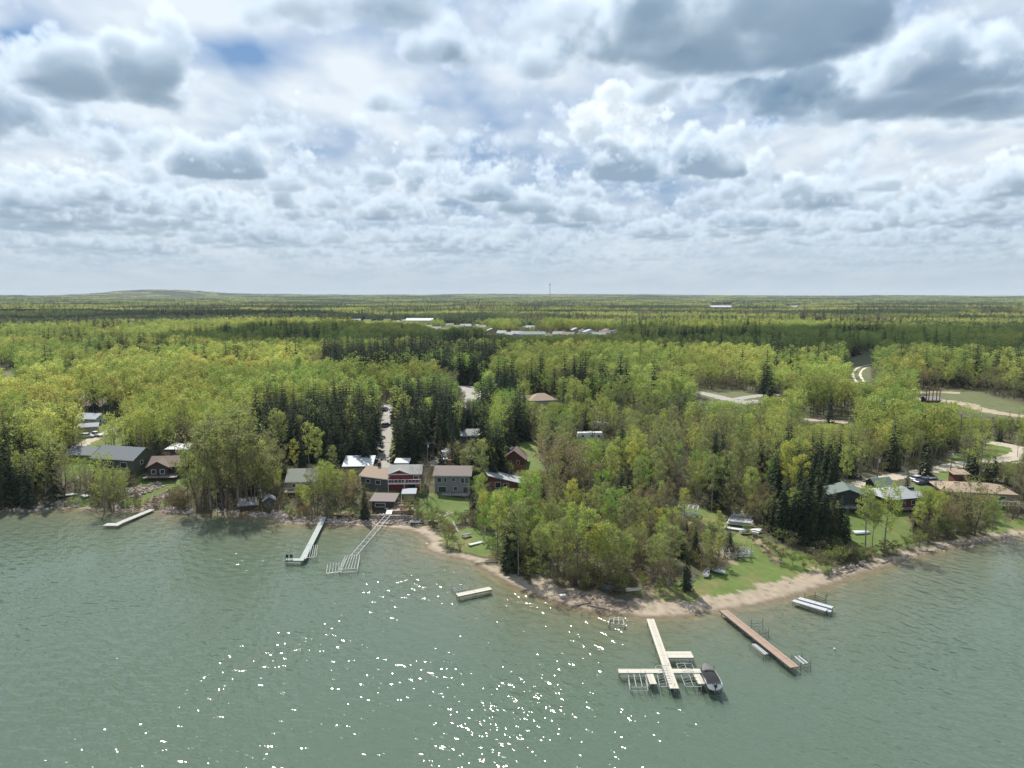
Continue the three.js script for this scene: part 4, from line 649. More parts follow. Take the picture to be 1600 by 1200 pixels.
// picnic table, rafts and boards on the cove shore
{ const p = gat(729, 839), g = thing('picnic_table', 'dark blue grey picnic table on the cove lawn', 'table', p, 0.5), m = mat(0.09, 0.11, 0.17, 0.7); box(g, 'table_top', m, 0, 0.74, 0, 2.2, 0.06, 0.8); for (const s of [-1, 1]) { box(g, 'bench', m, 0, 0.44, s * 0.75, 2.2, 0.05, 0.28); for (const t of [-0.8, 0.8]) bar(g, 'leg', m, [t, 0, s * 0.7], [t, 0.72, s * 0.15], 0.09); } }
function raft(label, px, py, aim, w, d, m, h = 0.55) { const p = gat(px, py), g = thing('swim_raft', label, 'raft', p, aim * deg); for (let i = 0; i < 6; i++) box(g, 'plank', m, 0, h, (i - 2.5) * d / 6, w, 0.06, d / 6 - 0.03); for (const s of [-1, 1]) { const f = add(g, 'float', new THREE.CylinderGeometry(h * 0.45, h * 0.45, d, 12), M.dark); f.rotation.x = Math.PI / 2; f.position.set(s * w * 0.36, h * 0.45, 0); } }
raft('dark grey swim raft pulled up on the cove beach', 649, 818, 8, 2.6, 2.0, mat(0.2, 0.22, 0.25, 0.7)); raft('white topped raft on the bank above the cove', 677, 817, -20, 2.4, 1.2, M.white);
{ const p = gat(716, 832), g = thing('leaning_board', 'long white board leaning in the shrubs of the cove slope', 'board', p, 0.9); bar(g, 'board', M.white, [0, 0.1, 0], [0.9, 1.9, -2.6], 0.4, 0.08); bar(g, 'batten', M.cream, [0.15, 0.2, 0], [1.05, 2.0, -2.6], 0.06, 0.1); }
// boathouse, terraces, stairs and walls below the red cottage
house({ name: 'boathouse', label: 'low dark boathouse with a flat brown roof above the stone wall', cat: 'boathouse', px: 598, py: 797, w: 5.6, d: 4.2, h: 2.3, rise: 0.6, roof: 'shedx', yaw: -4, wall: W3.brown, roofM: R3.greyBrown, win: [[-0.6, 1.3, 2.6, 1.0]], keep: true });
house({ name: 'shed', label: 'small pale shed with grey blue roof right of the terrace steps', cat: 'shed', px: 639, py: 783, w: 2.8, d: 2.2, h: 2.0, rise: 0.4, roof: 'shedx', yaw: 2, wall: W3.tan, roofM: R3.blueGrey });
house({ name: 'shed', label: 'little grey hut beside the stairs left of the mossy cabin', cat: 'shed', px: 421, py: 793, w: 2.4, d: 2.2, h: 2.1, rise: 0.8, roof: 'z', yaw: 20, wall: W3.greyDark, roofM: R3.blueGrey });
house({ name: 'boathouse', label: 'small dark boat hut with a grey lean-to roof on the left shore', cat: 'boathouse', px: 387, py: 801, w: 3.6, d: 3, h: 2.0, rise: 0.7, roof: 'shedx', yaw: 18, wall: W3.brown, roofM: R3.grey });
function stairs(label, p, q, w, m) { const a = gat(...p), b = gat(...q), g = thing('stairs', label, 'stairs', a, 0), n = Math.max(6, Math.round(Math.abs(b[1] - a[1]) / 0.2)), yaw = yawTo(a, b), nx = Math.sin(yaw), nz = Math.cos(yaw), L = (v) => [v[0] - a[0], v[1] - a[1] + 0.15, v[2] - a[2]]; for (let i = 0; i <= n; i++) { const c = L(mid3(a, b, i / n)); bar(g, 'step', m, [c[0] + nx * w / 2, c[1], c[2] + nz * w / 2], [c[0] - nx * w / 2, c[1], c[2] - nz * w / 2], 0.3, 0.07); } for (const t of [-1, 1]) { const A2 = L(a), B2 = L(b); bar(g, 'handrail', m, [A2[0] + nx * t * w / 2, A2[1] + 0.9, A2[2] + nz * t * w / 2], [B2[0] + nx * t * w / 2, B2[1] + 0.9, B2[2] + nz * t * w / 2], 0.07); bar(g, 'stringer', m, [A2[0] + nx * t * w / 2, A2[1], A2[2] + nz * t * w / 2], [B2[0] + nx * t * w / 2, B2[1], B2[2] + nz * t * w / 2], 0.08, 0.2); } }
stairs('weathered wooden stairs down the bank left of the mossy cabin', [432, 800], [444, 768], 1.3, M.plank);
stairs('stone coloured steps up from the boathouse terrace to the red cottage', [621, 799], [622, 780], 1.8, M.greyWood);
stairs('dark wooden stairs down the bank beside the red brown hip roofed cottage', [1472, 818], [1456, 793], 1.2, M.greyWood);
stairs('reddish stone steps from the boulder bank to the left dock', [241, 796], [246, 776], 2.0, mat(0.25, 0.17, 0.13, 0.9));
{ const p = gat(536, 806), g = thing('round_deck', 'curved tan wooden platform on the bank right of the long dock', 'deck', [p[0], p[1] + 0.6, p[2]]), s = new THREE.CylinderGeometry(2.7, 2.7, 0.14, 32, 1, false); s.scale(1, 1, 0.55); add(g, 'floor', s, mat(0.42, 0.29, 0.19, 0.8, 0, { map: wearTex })); const k = new THREE.TorusGeometry(2.7, 0.09, 6, 40).rotateX(Math.PI / 2); k.scale(1, 1, 0.55); add(g, 'rim', k, M.plank).position.y = 0.02; for (let i = 0; i < 8; i++) { const a = i / 8 * 6.283; bar(g, 'post', M.plank, [Math.cos(a) * 2.4, -1.4, Math.sin(a) * 1.25], [Math.cos(a) * 2.4, 0, Math.sin(a) * 1.25], 0.14); } }
function bench(name, label, px, py, m, n = 2) { const p = gat(px, py), g = thing(name, label, 'chair', p, 0.2); for (let i = 0; i < n; i++) { box(g, 'seat', m, i * 0.85, 0.4, 0, 0.6, 0.07, 0.6); const b = box(g, 'backrest', m, i * 0.85, 0.75, -0.32, 0.6, 0.8, 0.07); b.rotation.x = -0.25; for (const t of [-0.3, 0.3]) bar(g, 'leg', m, [i * 0.85 + t, 0, 0.2], [i * 0.85 + t, 0.55, 0], 0.08); } }
bench('lawn_chair', 'row of three red lawn chairs on the grass by the stairs', 470, 797, mat(0.45, 0.03, 0.02, 0.6), 3); bench('lawn_chair', 'pale lawn chairs on the deck of the dark brown bungalow', 236, 743, M.white, 2); bench('lawn_chair', 'pair of pale chairs on the stone terrace right of the steps', 632, 796, mat(0.4, 0.25, 0.2, 0.7), 2);
{ const p = gat(628, 800), g = thing('stone_terrace', 'tan stone terrace with a low pinkish wall right of the boathouse', 'terrace', p, 0.02), tan = [mat(0.3, 0.25, 0.19, 0.9), mat(0.26, 0.215, 0.165, 0.9), mat(0.33, 0.27, 0.21, 0.9)], R = rng(17); for (let i = 0; i < 6; i++) for (let j = 0; j < 3; j++) box(g, 'slab', tan[Math.floor(R() * 3)], (i - 2.5) * 0.95, 0.35 + 0.01 * R(), (j - 1) * 0.95, 0.91, 0.9, 0.91); for (let i = 0; i < 9; i++) { const s = box(g, 'wall_stone', mat(0.3 + 0.08 * Math.round(R() * 2) / 2, 0.22, 0.18, 0.95), (i - 4) * 0.62, 1.0, -1.75, 0.6, 0.5 + 0.1 * R(), 0.45, (R() - 0.5) * 0.2); } for (const x of [-2, 2]) bar(g, 'post', M.greyWood, [x, 0.3, -1.4], [x, 2.0, -1.4], 0.14); bar(g, 'beam', M.greyWood, [-2.1, 1.95, -1.4], [2.1, 1.95, -1.4], 0.12); }
// fences
function fence(label, a, b, h, m, gap = 0.14) { const A2 = gat(...a), B2 = gat(...b), g = thing('wooden_fence', label, 'fence', A2), len = Math.hypot(B2[0] - A2[0], B2[2] - A2[2]), n = Math.round(len / (0.9)); for (let i = 0; i <= n; i++) { const x = lerp(0, B2[0] - A2[0], i / n), z = lerp(0, B2[2] - A2[2], i / n), y = land(A2[0] + x, A2[2] + z) - A2[1]; const q = box(g, 'board', m, x, y + h / 2, z, len / n - 0.02, h, 0.06, yawTo(A2, B2)); if (i % 3 === 0) box(g, 'post', m, x, y + h / 2 + 0.05, z - 0.09, 0.13, h + 0.1, 0.1); } }
fence('red brown board fence behind the small dark red cabin', [786, 737], [818, 735], 1.6, mat(0.2, 0.085, 0.045, 0.85, 0, { map: wearTex })); fence('dark weathered fence behind the grey house roof', [712, 728], [758, 726], 1.5, M.greyWood);

// ---------------------------------------------------------------- vehicles
function car(name, label, px, py, aim, paint, o = {}) {
  const p = o.at ?? gat(px, py), g = thing(name, label, o.cat ?? 'car', p, aim * deg), L = o.len ?? 4.7, Wd = 1.8, m = mat(...paint, 0.3, 0.1), truck = o.truck;
  const body = [[-L / 2, 0.35], [L / 2, 0.35], [L / 2, 0.8], [L * 0.42, 0.98], [L * 0.22, 1.05], [-L * 0.46, 1.08], [-L / 2, 0.9]], cab = truck ? [[L * 0.24, 1.03], [L * 0.12, 1.75], [-L * 0.1, 1.78], [-L * 0.15, 1.03]] : [[L * 0.24, 1.03], [L * 0.1, 1.6], [-L * 0.34, 1.62], [-L * 0.47, 1.05]];
  add(g, 'body', prism(body, Wd), m); const c = add(g, 'cabin', prism(cab, Wd - 0.25), M.glass); const r = cab; box(g, 'roof', m, (r[1][0] + r[2][0]) / 2, r[1][1] + 0.04, 0, Math.abs(r[1][0] - r[2][0]) + 0.1, 0.07, Wd - 0.22);
  if (truck) { box(g, 'bed', M.dark, -L * 0.33, 1.085, 0, L * 0.3, 0.02, Wd - 0.3); }
  for (const s of [-1, 1]) { for (const t of [-1, 1]) { const w = new THREE.Group(); w.name = 'wheel'; w.position.set(s * L * 0.31, 0.34, t * (Wd / 2 - 0.06)); g.add(w); const ty = add(w, 'tyre', new THREE.CylinderGeometry(0.34, 0.34, 0.22, 16), M.tyre); ty.rotation.x = Math.PI / 2; const ri = add(w, 'rim', new THREE.CylinderGeometry(0.2, 0.2, 0.24, 12), M.chrome); ri.rotation.x = Math.PI / 2; } box(g, 'headlight', M.trim, L / 2 + 0.005, 0.72, s * 0.65, 0.04, 0.15, 0.35); box(g, 'tail_light', M.lampRed, -L / 2 - 0.005, 0.82, s * 0.7, 0.04, 0.18, 0.25); }
  return g;
}
car('pickup_truck', 'white pickup parked at the top of the left gravel lane', 149, 682, -12, [0.68, 0.69, 0.70], { truck: true, len: 5.6, cat: 'truck' });
car('parked_car', 'white car on the drive left of the white pickup', 136, 684, 10, [0.55, 0.57, 0.6]);
car('parked_car', 'dark car with pale top parked on the paved street', 603, 667, 70, [0.12, 0.13, 0.15]);
car('parked_car', 'dark blue car at the far end of the paved street', 602, 642, 85, [0.03, 0.05, 0.11]);
car('parked_car', 'blue car on the back street in the distance', 755, 607, 0, [0.12, 0.25, 0.36]);
car('parked_car', 'white car in front of the white motorhome behind the grey house', 696, 724, 80, [0.7, 0.71, 0.72]);
car('parked_car', 'silver car left of the big spruce by the right gravel road', 1436, 752, 14, [0.5, 0.53, 0.57]);
car('pickup_truck', 'dark blue pickup beside the silver car at the right gravel road', 1444, 756, 14, [0.1, 0.13, 0.2], { truck: true, len: 5.6, cat: 'truck' });
car('parked_car', 'white car behind the big spruce by the right gravel road', 1458, 755, 10, [0.6, 0.63, 0.66]);
car('parked_car', 'silver car half hidden below the salmon roofed house', 688, 662, 8, [0.55, 0.57, 0.6]);
car('parked_car', 'pale car under the yellow trees near the left lane end', 326, 661, 6, [0.6, 0.6, 0.62]);
function camper(label, px, py, aim, len, high, paint, name = 'camper_trailer') { const p = gat(px, py), g = thing(name, label, 'camper', p, aim * deg), m = mat(...paint, 0.4), w = 2.4; add(g, 'body', prism([[-len / 2, 0.5], [len / 2 - 0.3, 0.5], [len / 2, 1.2], [len / 2 - 0.4, high], [-len / 2 + 0.15, high]], w), m); box(g, 'roof', M.white, -0.1, high + 0.04, 0, len - 0.7, 0.08, w - 0.2); for (const x of [-0.3, 0.05, 0.3]) windowPart(g, x * len, high * 0.66, w / 2, 0.8, 0.55, 0, M.steel); doorPart(g, -0.1 * len, w / 2 + 0.02, M.trim, 0, 0.65, 1.7, 0.6); box(g, 'air_conditioner', M.white, 0.1, high + 0.2, 0, 0.9, 0.25, 0.8); for (const s of [-1, 1]) for (const x of [-0.12, 0.1]) { const t = add(g, 'wheel', new THREE.CylinderGeometry(0.36, 0.36, 0.22, 16), M.tyre); t.rotation.x = Math.PI / 2; t.position.set(x * len, 0.36, s * (w / 2 - 0.1)); } box(g, 'stripe', mat(0.2, 0.22, 0.26, 0.5), 0, 1.15, w / 2 + 0.012, len * 0.84, 0.14, 0.02); }
camper('white motorhome behind the chimney of the grey house', 698, 717, 72, 6.5, 2.9, [0.66, 0.66, 0.64], 'motorhome');
camper('long white camper under the trees right of the street spruces', 683, 694, -3, 8.5, 3.0, [0.62, 0.63, 0.65]);
camper('white camper in the clearing of the wood beyond the brown cabin', 922, 689, 4, 9, 3.0, [0.6, 0.62, 0.58]); camper('second white camper behind the first in the wood clearing', 940, 672, -30, 7, 2.9, [0.65, 0.65, 0.63]);
camper('small white camper beside the teal blue cabin', 706, 700, 12, 5, 2.6, [0.62, 0.62, 0.6]); camper('white camper between spruces left of the small dark red cabin', 790, 712, 40, 5.5, 2.7, [0.66, 0.66, 0.66]);
{ const p = gat(466, 752), g = thing('covered_boat', 'pale shrink wrapped boat on a trailer behind the mossy cabin', 'boat', [p[0], p[1] + 0.6, p[2]], 0.35), h = hull(6.4, 2.4, 1.0); h.translate(-3, 0, 0); add(g, 'hull', h, mat(0.5, 0.52, 0.5, 0.5, 0, { side: THREE.DoubleSide })); add(g, 'cover', deckCap(h.userData.rows, 0, 1, 0, 0.7, 0.01), mat(0.52, 0.56, 0.54, 0.6, 0, { side: THREE.DoubleSide })); bar(g, 'trailer_beam', M.steel, [-3, -0.25, 0], [4, -0.25, 0], 0.12); for (const s of [-1, 1]) { const w = add(g, 'wheel', new THREE.CylinderGeometry(0.33, 0.33, 0.2, 16), M.tyre); w.rotation.x = Math.PI / 2; w.position.set(-0.6, -0.27, s * 0.9); } }

// ---------------------------------------------------------------- power poles, wires, mast
const poleTops = [];
function pole(label, px, foot, top) { const p = gat(px, foot), s = seenAt(...p), h = (foot - top) * s[2] / FOCAL, g = thing('utility_pole', label, 'pole', p, 0.1), m = mat(0.2, 0.17, 0.14, 0.9); const q = add(g, 'pole', new THREE.CylinderGeometry(0.1, 0.16, h + 0.5, 10), m); q.position.y = h / 2 - 0.25; bar(g, 'crossarm', m, [-0.9, h - 0.5, 0], [0.9, h - 0.5, 0], 0.12); for (const x of [-0.8, 0, 0.8]) rod(g, 'insulator', M.concrete, [x, h - 0.45, 0], [x, h - 0.2, 0], 0.09); const t = add(g, 'transformer', new THREE.CylinderGeometry(0.2, 0.2, 0.7, 12), mat(0.4, 0.42, 0.43, 0.5)); t.position.set(0.3, h - 1.3, 0.1); poleTops.push([p[0], p[1] + h - 0.2, p[2]]); }
pole('wooden power pole before the spruces left of the paved street', 550, 722, 684); pole('wooden power pole in the dark spruces at the street right side', 668, 726, 690); pole('wooden power pole behind the tall spruces of the brown cabin', 782, 722, 690);
pole('slender power pole at the end of the right gravel road', 1370, 757, 712); pole('power pole with transformer behind the right hand cottages', 1484, 752, 702); pole('power pole right of the dark spruce clump', 1252, 762, 722);
function wire(label, a, b, dx) { const A2 = V(a), B2 = V(b), m = A2.clone().add(B2).multiplyScalar(0.5); A2.x += dx; B2.x += dx; m.x += dx; m.y -= 1.2; const o = new THREE.Mesh(new THREE.TubeGeometry(new THREE.QuadraticBezierCurve3(A2, m, B2), 20, 0.022, 4), M.dark); o.name = numbered('power_line'); o.userData = { label, category: 'wire' }; scene.add(o); }
wire('front power line crossing above the paved street', poleTops[0], poleTops[1], -0.8); wire('rear power line crossing above the paved street', poleTops[0], poleTops[1], 0.8); wire('front power line behind the grey house roof', poleTops[1], poleTops[2], -0.8); wire('rear power line behind the grey house roof', poleTops[1], poleTops[2], 0.8); wire('power line behind the right hand cottages', poleTops[3], poleTops[4], 0); wire('power line above the right hand wood edge', poleTops[5], poleTops[3], 0);
{ const p = gat(859, 478), s = seenAt(...p), h = (478 - 443) * s[2] / FOCAL, g = thing('radio_mast', 'thin lattice radio mast on the skyline', 'mast', p), m = mat(0.3, 0.28, 0.28, 0.7), w = h * 0.011; for (let i = 0; i < 3; i++) { const a = i * 2.094; bar(g, 'leg', m, [Math.cos(a) * w * 1.6, 0, Math.sin(a) * w * 1.6], [Math.cos(a) * w * 0.8, h, Math.sin(a) * w * 0.8], w * 0.7); } for (let k = 0; k < 14; k++) for (let i = 0; i < 3; i++) { const a = i * 2.094, b = a + 2.094, y = k / 14 * h; bar(g, 'lattice', m, [Math.cos(a) * w * 1.3, y, Math.sin(a) * w * 1.3], [Math.cos(b) * w * 1.2, y + h / 14, Math.sin(b) * w * 1.2], w * 0.35); } for (const a of [0.5, 2.6, 4.7]) box(g, 'antenna', M.white, Math.cos(a) * w * 2, h * 0.93, Math.sin(a) * w * 2, w * 1.2, h * 0.06, w * 1.2); }
// red survey stakes by the highway and a mooring buoy
[[1446, 640, 604], [1450, 641, 604], [1456, 641, 606], [1462, 640, 606], [1467, 640, 610]].forEach(([px, f, t], i) => { const p = gat(px, f), s = seenAt(...p), h = (f - t) * s[2] / FOCAL, g = thing('marker_post', ['first', 'second', 'third', 'fourth', 'fifth'][i] + ' from left of the tall rusty brown posts by the highway', 'post', p, 0, 'rusty brown posts by the highway'); rod(g, 'shaft', mat(0.22, 0.09, 0.05, 0.9), [0, -0.3, 0], [0, h, 0], 0.4); box(g, 'cap', mat(0.25, 0.12, 0.07, 0.8), 0, h, 0, 0.55, 0.2, 0.55); });
{ const p = at(1304, 1014, 0.1), g = thing('mooring_buoy', 'small white mooring buoy right of the brown dock', 'buoy', p); add(g, 'float', new THREE.SphereGeometry(0.2, 16, 10), M.white); rod(g, 'ring', M.steel, [0, 0.18, 0], [0, 0.3, 0], 0.05); }

// ---------------------------------------------------------------- stones and driftwood along the shore
{
  const R = rng(808), rocks = [0, 1, 2].map((k) => { const g = new THREE.IcosahedronGeometry(0.5, 1), p = g.attributes.position, q = rng(k + 50), m = new Map(); for (let i = 0; i < p.count; i++) { const key = [p.getX(i), p.getY(i), p.getZ(i)].map((v) => v.toFixed(3)).join(); if (!m.has(key)) m.set(key, 0.72 + 0.45 * q()); const s = m.get(key); p.setXYZ(i, p.getX(i) * s * 1.15, p.getY(i) * s * 0.72, p.getZ(i) * s); } g.computeVertexNormals(); return g; });
  const zones = [[[0, 800], [96, 797], [140, 790], [96, 778], [0, 782], 260], [[90, 760], [128, 738], [136, 742], [100, 766], [80, 770], 130], [[182, 772], [250, 752], [256, 760], [215, 776], [188, 785], 300], [[228, 786], [262, 764], [272, 770], [244, 790], [232, 796], 160], [[178, 800], [240, 797], [236, 786], [196, 786], [180, 790], 170], [[250, 802], [300, 804], [300, 796], [256, 794], [250, 798], 90], [[420, 806], [445, 814], [462, 812], [440, 798], [424, 798], 150], [[455, 816], [585, 820], [590, 806], [520, 808], [460, 806], 330], [[574, 818], [660, 822], [650, 806], [610, 803], [578, 806], 320], [[336, 800], [420, 810], [420, 803], [380, 798], [340, 795], 130], [[622, 800], [650, 800], [646, 790], [630, 790], [620, 795], 70],
    [[1290, 905], [1360, 884], [1350, 876], [1300, 892], [1284, 898], 45], [[1400, 878], [1600, 838], [1600, 832], [1480, 850], [1400, 870], 90]];
  const sets = [[], [], []];
  for (const z of zones) { const n = z[z.length - 1], poly = ground2(z.slice(0, -1)), xs = poly.map((p) => p[0]), zs = poly.map((p) => p[1]), x0 = Math.min(...xs), x1 = Math.max(...xs), z0 = Math.min(...zs), z1 = Math.max(...zs); let k = 0; for (let i = 0; i < n * 6 && k < n; i++) { const x = lerp(x0, x1, R()), y = lerp(z0, z1, R()); if (!inside(poly, x, y)) continue; sets[k % 3].push([x, land(x, y), y, 0.22 + 0.75 * R() ** 2]); k++; } }
  for (let i = 0; i < 500; i++) { const a = (R() - 0.5) * 1.2, q = 115 + R() * 80, x = Math.sin(a) * q, z = -Math.cos(a) * q, d = inlandBy(x, z); if (d > -0.8 && d < shoreSand(x, z)) sets[i % 3].push([x, land(x, z), z, 0.12 + 0.3 * R() ** 3]); }
  const m4 = new THREE.Matrix4(), q4 = new THREE.Quaternion(), c = new THREE.Color(), e = new THREE.Euler(), stone = mat(1, 1, 1, 0.92);
  sets.forEach((l, k) => { const im = new THREE.InstancedMesh(rocks[k], stone, l.length); im.name = numbered('shore_stones'); im.userData = { kind: 'stuff', label: 'loose grey and pink boulders heaped along the shore', category: 'stones' }; l.forEach(([x, y, z, s], i) => { q4.setFromEuler(e.set(R() * 0.6, R() * 6.28, R() * 0.6)); im.setMatrixAt(i, m4.compose(new THREE.Vector3(x, y + s * 0.12, z), q4, new THREE.Vector3(s, s * (0.7 + 0.5 * R()), s))); const v = 0.16 + 0.22 * R(), w = R(); im.setColorAt(i, c.setRGB(v * (1.05 + 0.18 * w), v * (0.95 - 0.02 * w), v * (0.88 - 0.08 * w))); }); scene.add(im); });
  // the round-stone retaining wall under the boathouse
  const a = gat(580, 812), b = gat(642, 812), w = thing('retaining_wall', 'wall of stacked round stones below the boathouse terrace', 'wall', a), wood = [mat(0.24, 0.21, 0.18, 0.95), mat(0.3, 0.25, 0.21, 0.95), mat(0.2, 0.19, 0.18, 0.95), mat(0.33, 0.29, 0.25, 0.95)];
  for (let i = 0; i < 26; i++) for (let r = 0; r < 3; r++) { const t = (i + (r % 2) * 0.5) / 26, s = add(w, 'stone', rocks[(i + r) % 3], wood[Math.floor(R() * 4)]); s.position.set((b[0] - a[0]) * t, 0.2 + r * 0.42, (b[2] - a[2]) * t - r * 0.14 + (R() - 0.5) * 0.12); s.scale.set(0.62 + 0.2 * R(), 0.62, 0.6); s.rotation.y = R() * 6; }
  // driftwood
  [[905, 946, 20, 3.2, 'forked grey driftwood where the trees meet the sand of the point'], [935, 950, -30, 4.2, 'long grey driftwood log among twigs by the water of the point'], [760, 880, 8, 4.6, 'dark fallen log across the narrow cove beach'], [1386, 878, 30, 3.6, 'pale driftwood log on the right hand beach'], [1448, 862, -12, 3.4, 'grey log at the waterline of the right hand beach'], [1330, 893, 24, 3.2, 'short bleached log below the bushes of the right beach'], [922, 940, 60, 2.6, 'short broken branch on the dark twigs of the point']].forEach(([px, py, aim, len, label]) => { const p = gat(px, py), g = thing('driftwood_log', label, 'driftwood', [p[0], p[1] + 0.12, p[2]], aim * deg), m = mat(0.2, 0.175, 0.15, 0.95); const t = add(g, 'trunk', new THREE.TubeGeometry(new THREE.CatmullRomCurve3([V([-len / 2, 0, 0]), V([-len / 6, 0.08, 0.15]), V([len / 5, 0.02, -0.1]), V([len / 2, 0.15, 0.1])]), 12, 0.12, 7), m); for (let k = 0; k < 4; k++) rod(g, 'branch', m, [(k / 4 - 0.3) * len, 0.05, 0], [(k / 4 - 0.3) * len + 0.4, 0.3 + 0.3 * R(), (R() - 0.5) * 1.4], 0.06); });
  // bare twig litter on the point's beach
  const tw = { P: [], N: [], I: [] }; for (let i = 0; i < 9; i++) { const a2 = R() * 6.28, l = 0.5 + R() * 0.7; limb(tw, [0, 0, 0], [Math.cos(a2) * l, 0.25 + 0.4 * R(), Math.sin(a2) * l], 0.018, 0.006, 3); } const tg = new THREE.BufferGeometry(); tg.setAttribute('position', new THREE.Float32BufferAttribute(tw.P, 3)); tg.setAttribute('normal', new THREE.Float32BufferAttribute(tw.N, 3)); tg.setIndex(tw.I);
  const spots = []; for (const [px, py, r, n] of [[935, 945, 6, 110], [905, 938, 5, 80], [1045, 935, 3, 30], [960, 950, 3, 40]]) { const p = gat(px, py); for (let i = 0; i < n; i++) { const a2 = R() * 6.28, d = r * Math.sqrt(R()); spots.push([p[0] + Math.cos(a2) * d * 1.4, p[2] + Math.sin(a2) * d * 0.7]); } }
  const im = new THREE.InstancedMesh(tg, mat(0.15, 0.12, 0.1, 0.95), spots.length); im.name = 'twig_litter'; im.userData = { kind: 'stuff', label: 'grey twigs and brush washed up on the sand', category: 'brush' }; spots.forEach(([x, z], i) => { q4.setFromAxisAngle(UPV, R() * 6.28); const s = 0.7 + 0.7 * R(); im.setMatrixAt(i, m4.compose(new THREE.Vector3(x, Math.max(0, land(x, z)), z), q4, new THREE.Vector3(s, s * 0.7, s))); }); scene.add(im);
}

// ---------------------------------------------------------------- trees
function leafMat(r, g, b, tr = 0.55) { return new THREE.MeshPhysicalMaterial({ color: lin(r, g, b), roughness: 1, transmission: tr, thickness: 0, specularIntensity: 0.25, vertexColors: true, side: THREE.DoubleSide }); }
const BARK = { pale: mat(0.33, 0.31, 0.26, 0.9), grey: mat(0.17, 0.15, 0.125, 0.95), brown: mat(0.085, 0.065, 0.05, 0.95) };
function limb(out, a, b, r0, r1, sides) {   // a tapered stick from a to b, added to position and index lists
  const A = V(a), B = V(b), d = B.clone().sub(A).normalize(), u = new THREE.Vector3(Math.abs(d.y) > 0.9 ? 1 : 0, Math.abs(d.y) > 0.9 ? 0 : 1, 0).cross(d).normalize(), w = d.clone().cross(u), s = out.P.length / 3;
  for (const [c, r] of [[A, r0], [B, r1]]) for (let i = 0; i < sides; i++) { const t = i / sides * 6.2832, x = Math.cos(t), y = Math.sin(t); out.P.push(c.x + (u.x * x + w.x * y) * r, c.y + (u.y * x + w.y * y) * r, c.z + (u.z * x + w.z * y) * r); out.N.push(u.x * x + w.x * y, u.y * x + w.y * y, u.z * x + w.z * y); }
  for (let i = 0; i < sides; i++) { const j = (i + 1) % sides; out.I.push(s + i, s + j, s + sides + i, s + j, s + sides + j, s + sides + i); }
}
const geoOf = (o, colour) => { const g = new THREE.BufferGeometry(); g.setAttribute('position', new THREE.Float32BufferAttribute(o.P, 3)); if (o.N?.length === o.P.length) g.setAttribute('normal', new THREE.Float32BufferAttribute(o.N, 3)); if (o.C) g.setAttribute('color', new THREE.Float32BufferAttribute(o.C, 3)); if (o.I?.length) g.setIndex(o.I); if (!g.attributes.normal) g.computeVertexNormals(); return g; };
// leaves as small folded faces, each bent its own way
function leaf(out, x, y, z, s, R, tint, quad) {
  const a = R() * 6.2832, t = Math.acos(2 * R() - 1), u = [Math.sin(t) * Math.cos(a), Math.cos(t), Math.sin(t) * Math.sin(a)], b = R() * 6.2832;
  const U = V(u), W = new THREE.Vector3(Math.cos(b), R() - 0.5, Math.sin(b)).cross(U).normalize(), l = s * (0.7 + R() * 0.6), m = l * (0.6 + 0.4 * R()), s0 = out.P.length / 3;
  const p = (i, j) => { out.P.push(x + U.x * i * l + W.x * j * m, y + U.y * i * l + W.y * j * m, z + U.z * i * l + W.z * j * m); out.C.push(tint[0], tint[1], tint[2]); };
  if (quad) { p(-0.5, 0); p(0.05, -0.5); p(0.5, 0.05); p(-0.05, 0.5); out.I.push(s0, s0 + 1, s0 + 2, s0, s0 + 2, s0 + 3); } else { p(-0.5, -0.35); p(0.55, 0); p(-0.4, 0.5); out.I.push(s0, s0 + 1, s0 + 2); }
}
const tintOf = (R, v = 0.22) => { const k = 1 - v + 2 * v * R(), y = (R() - 0.5) * v * 0.9; return [k * (1 + y), k, k * (1 - y)]; };
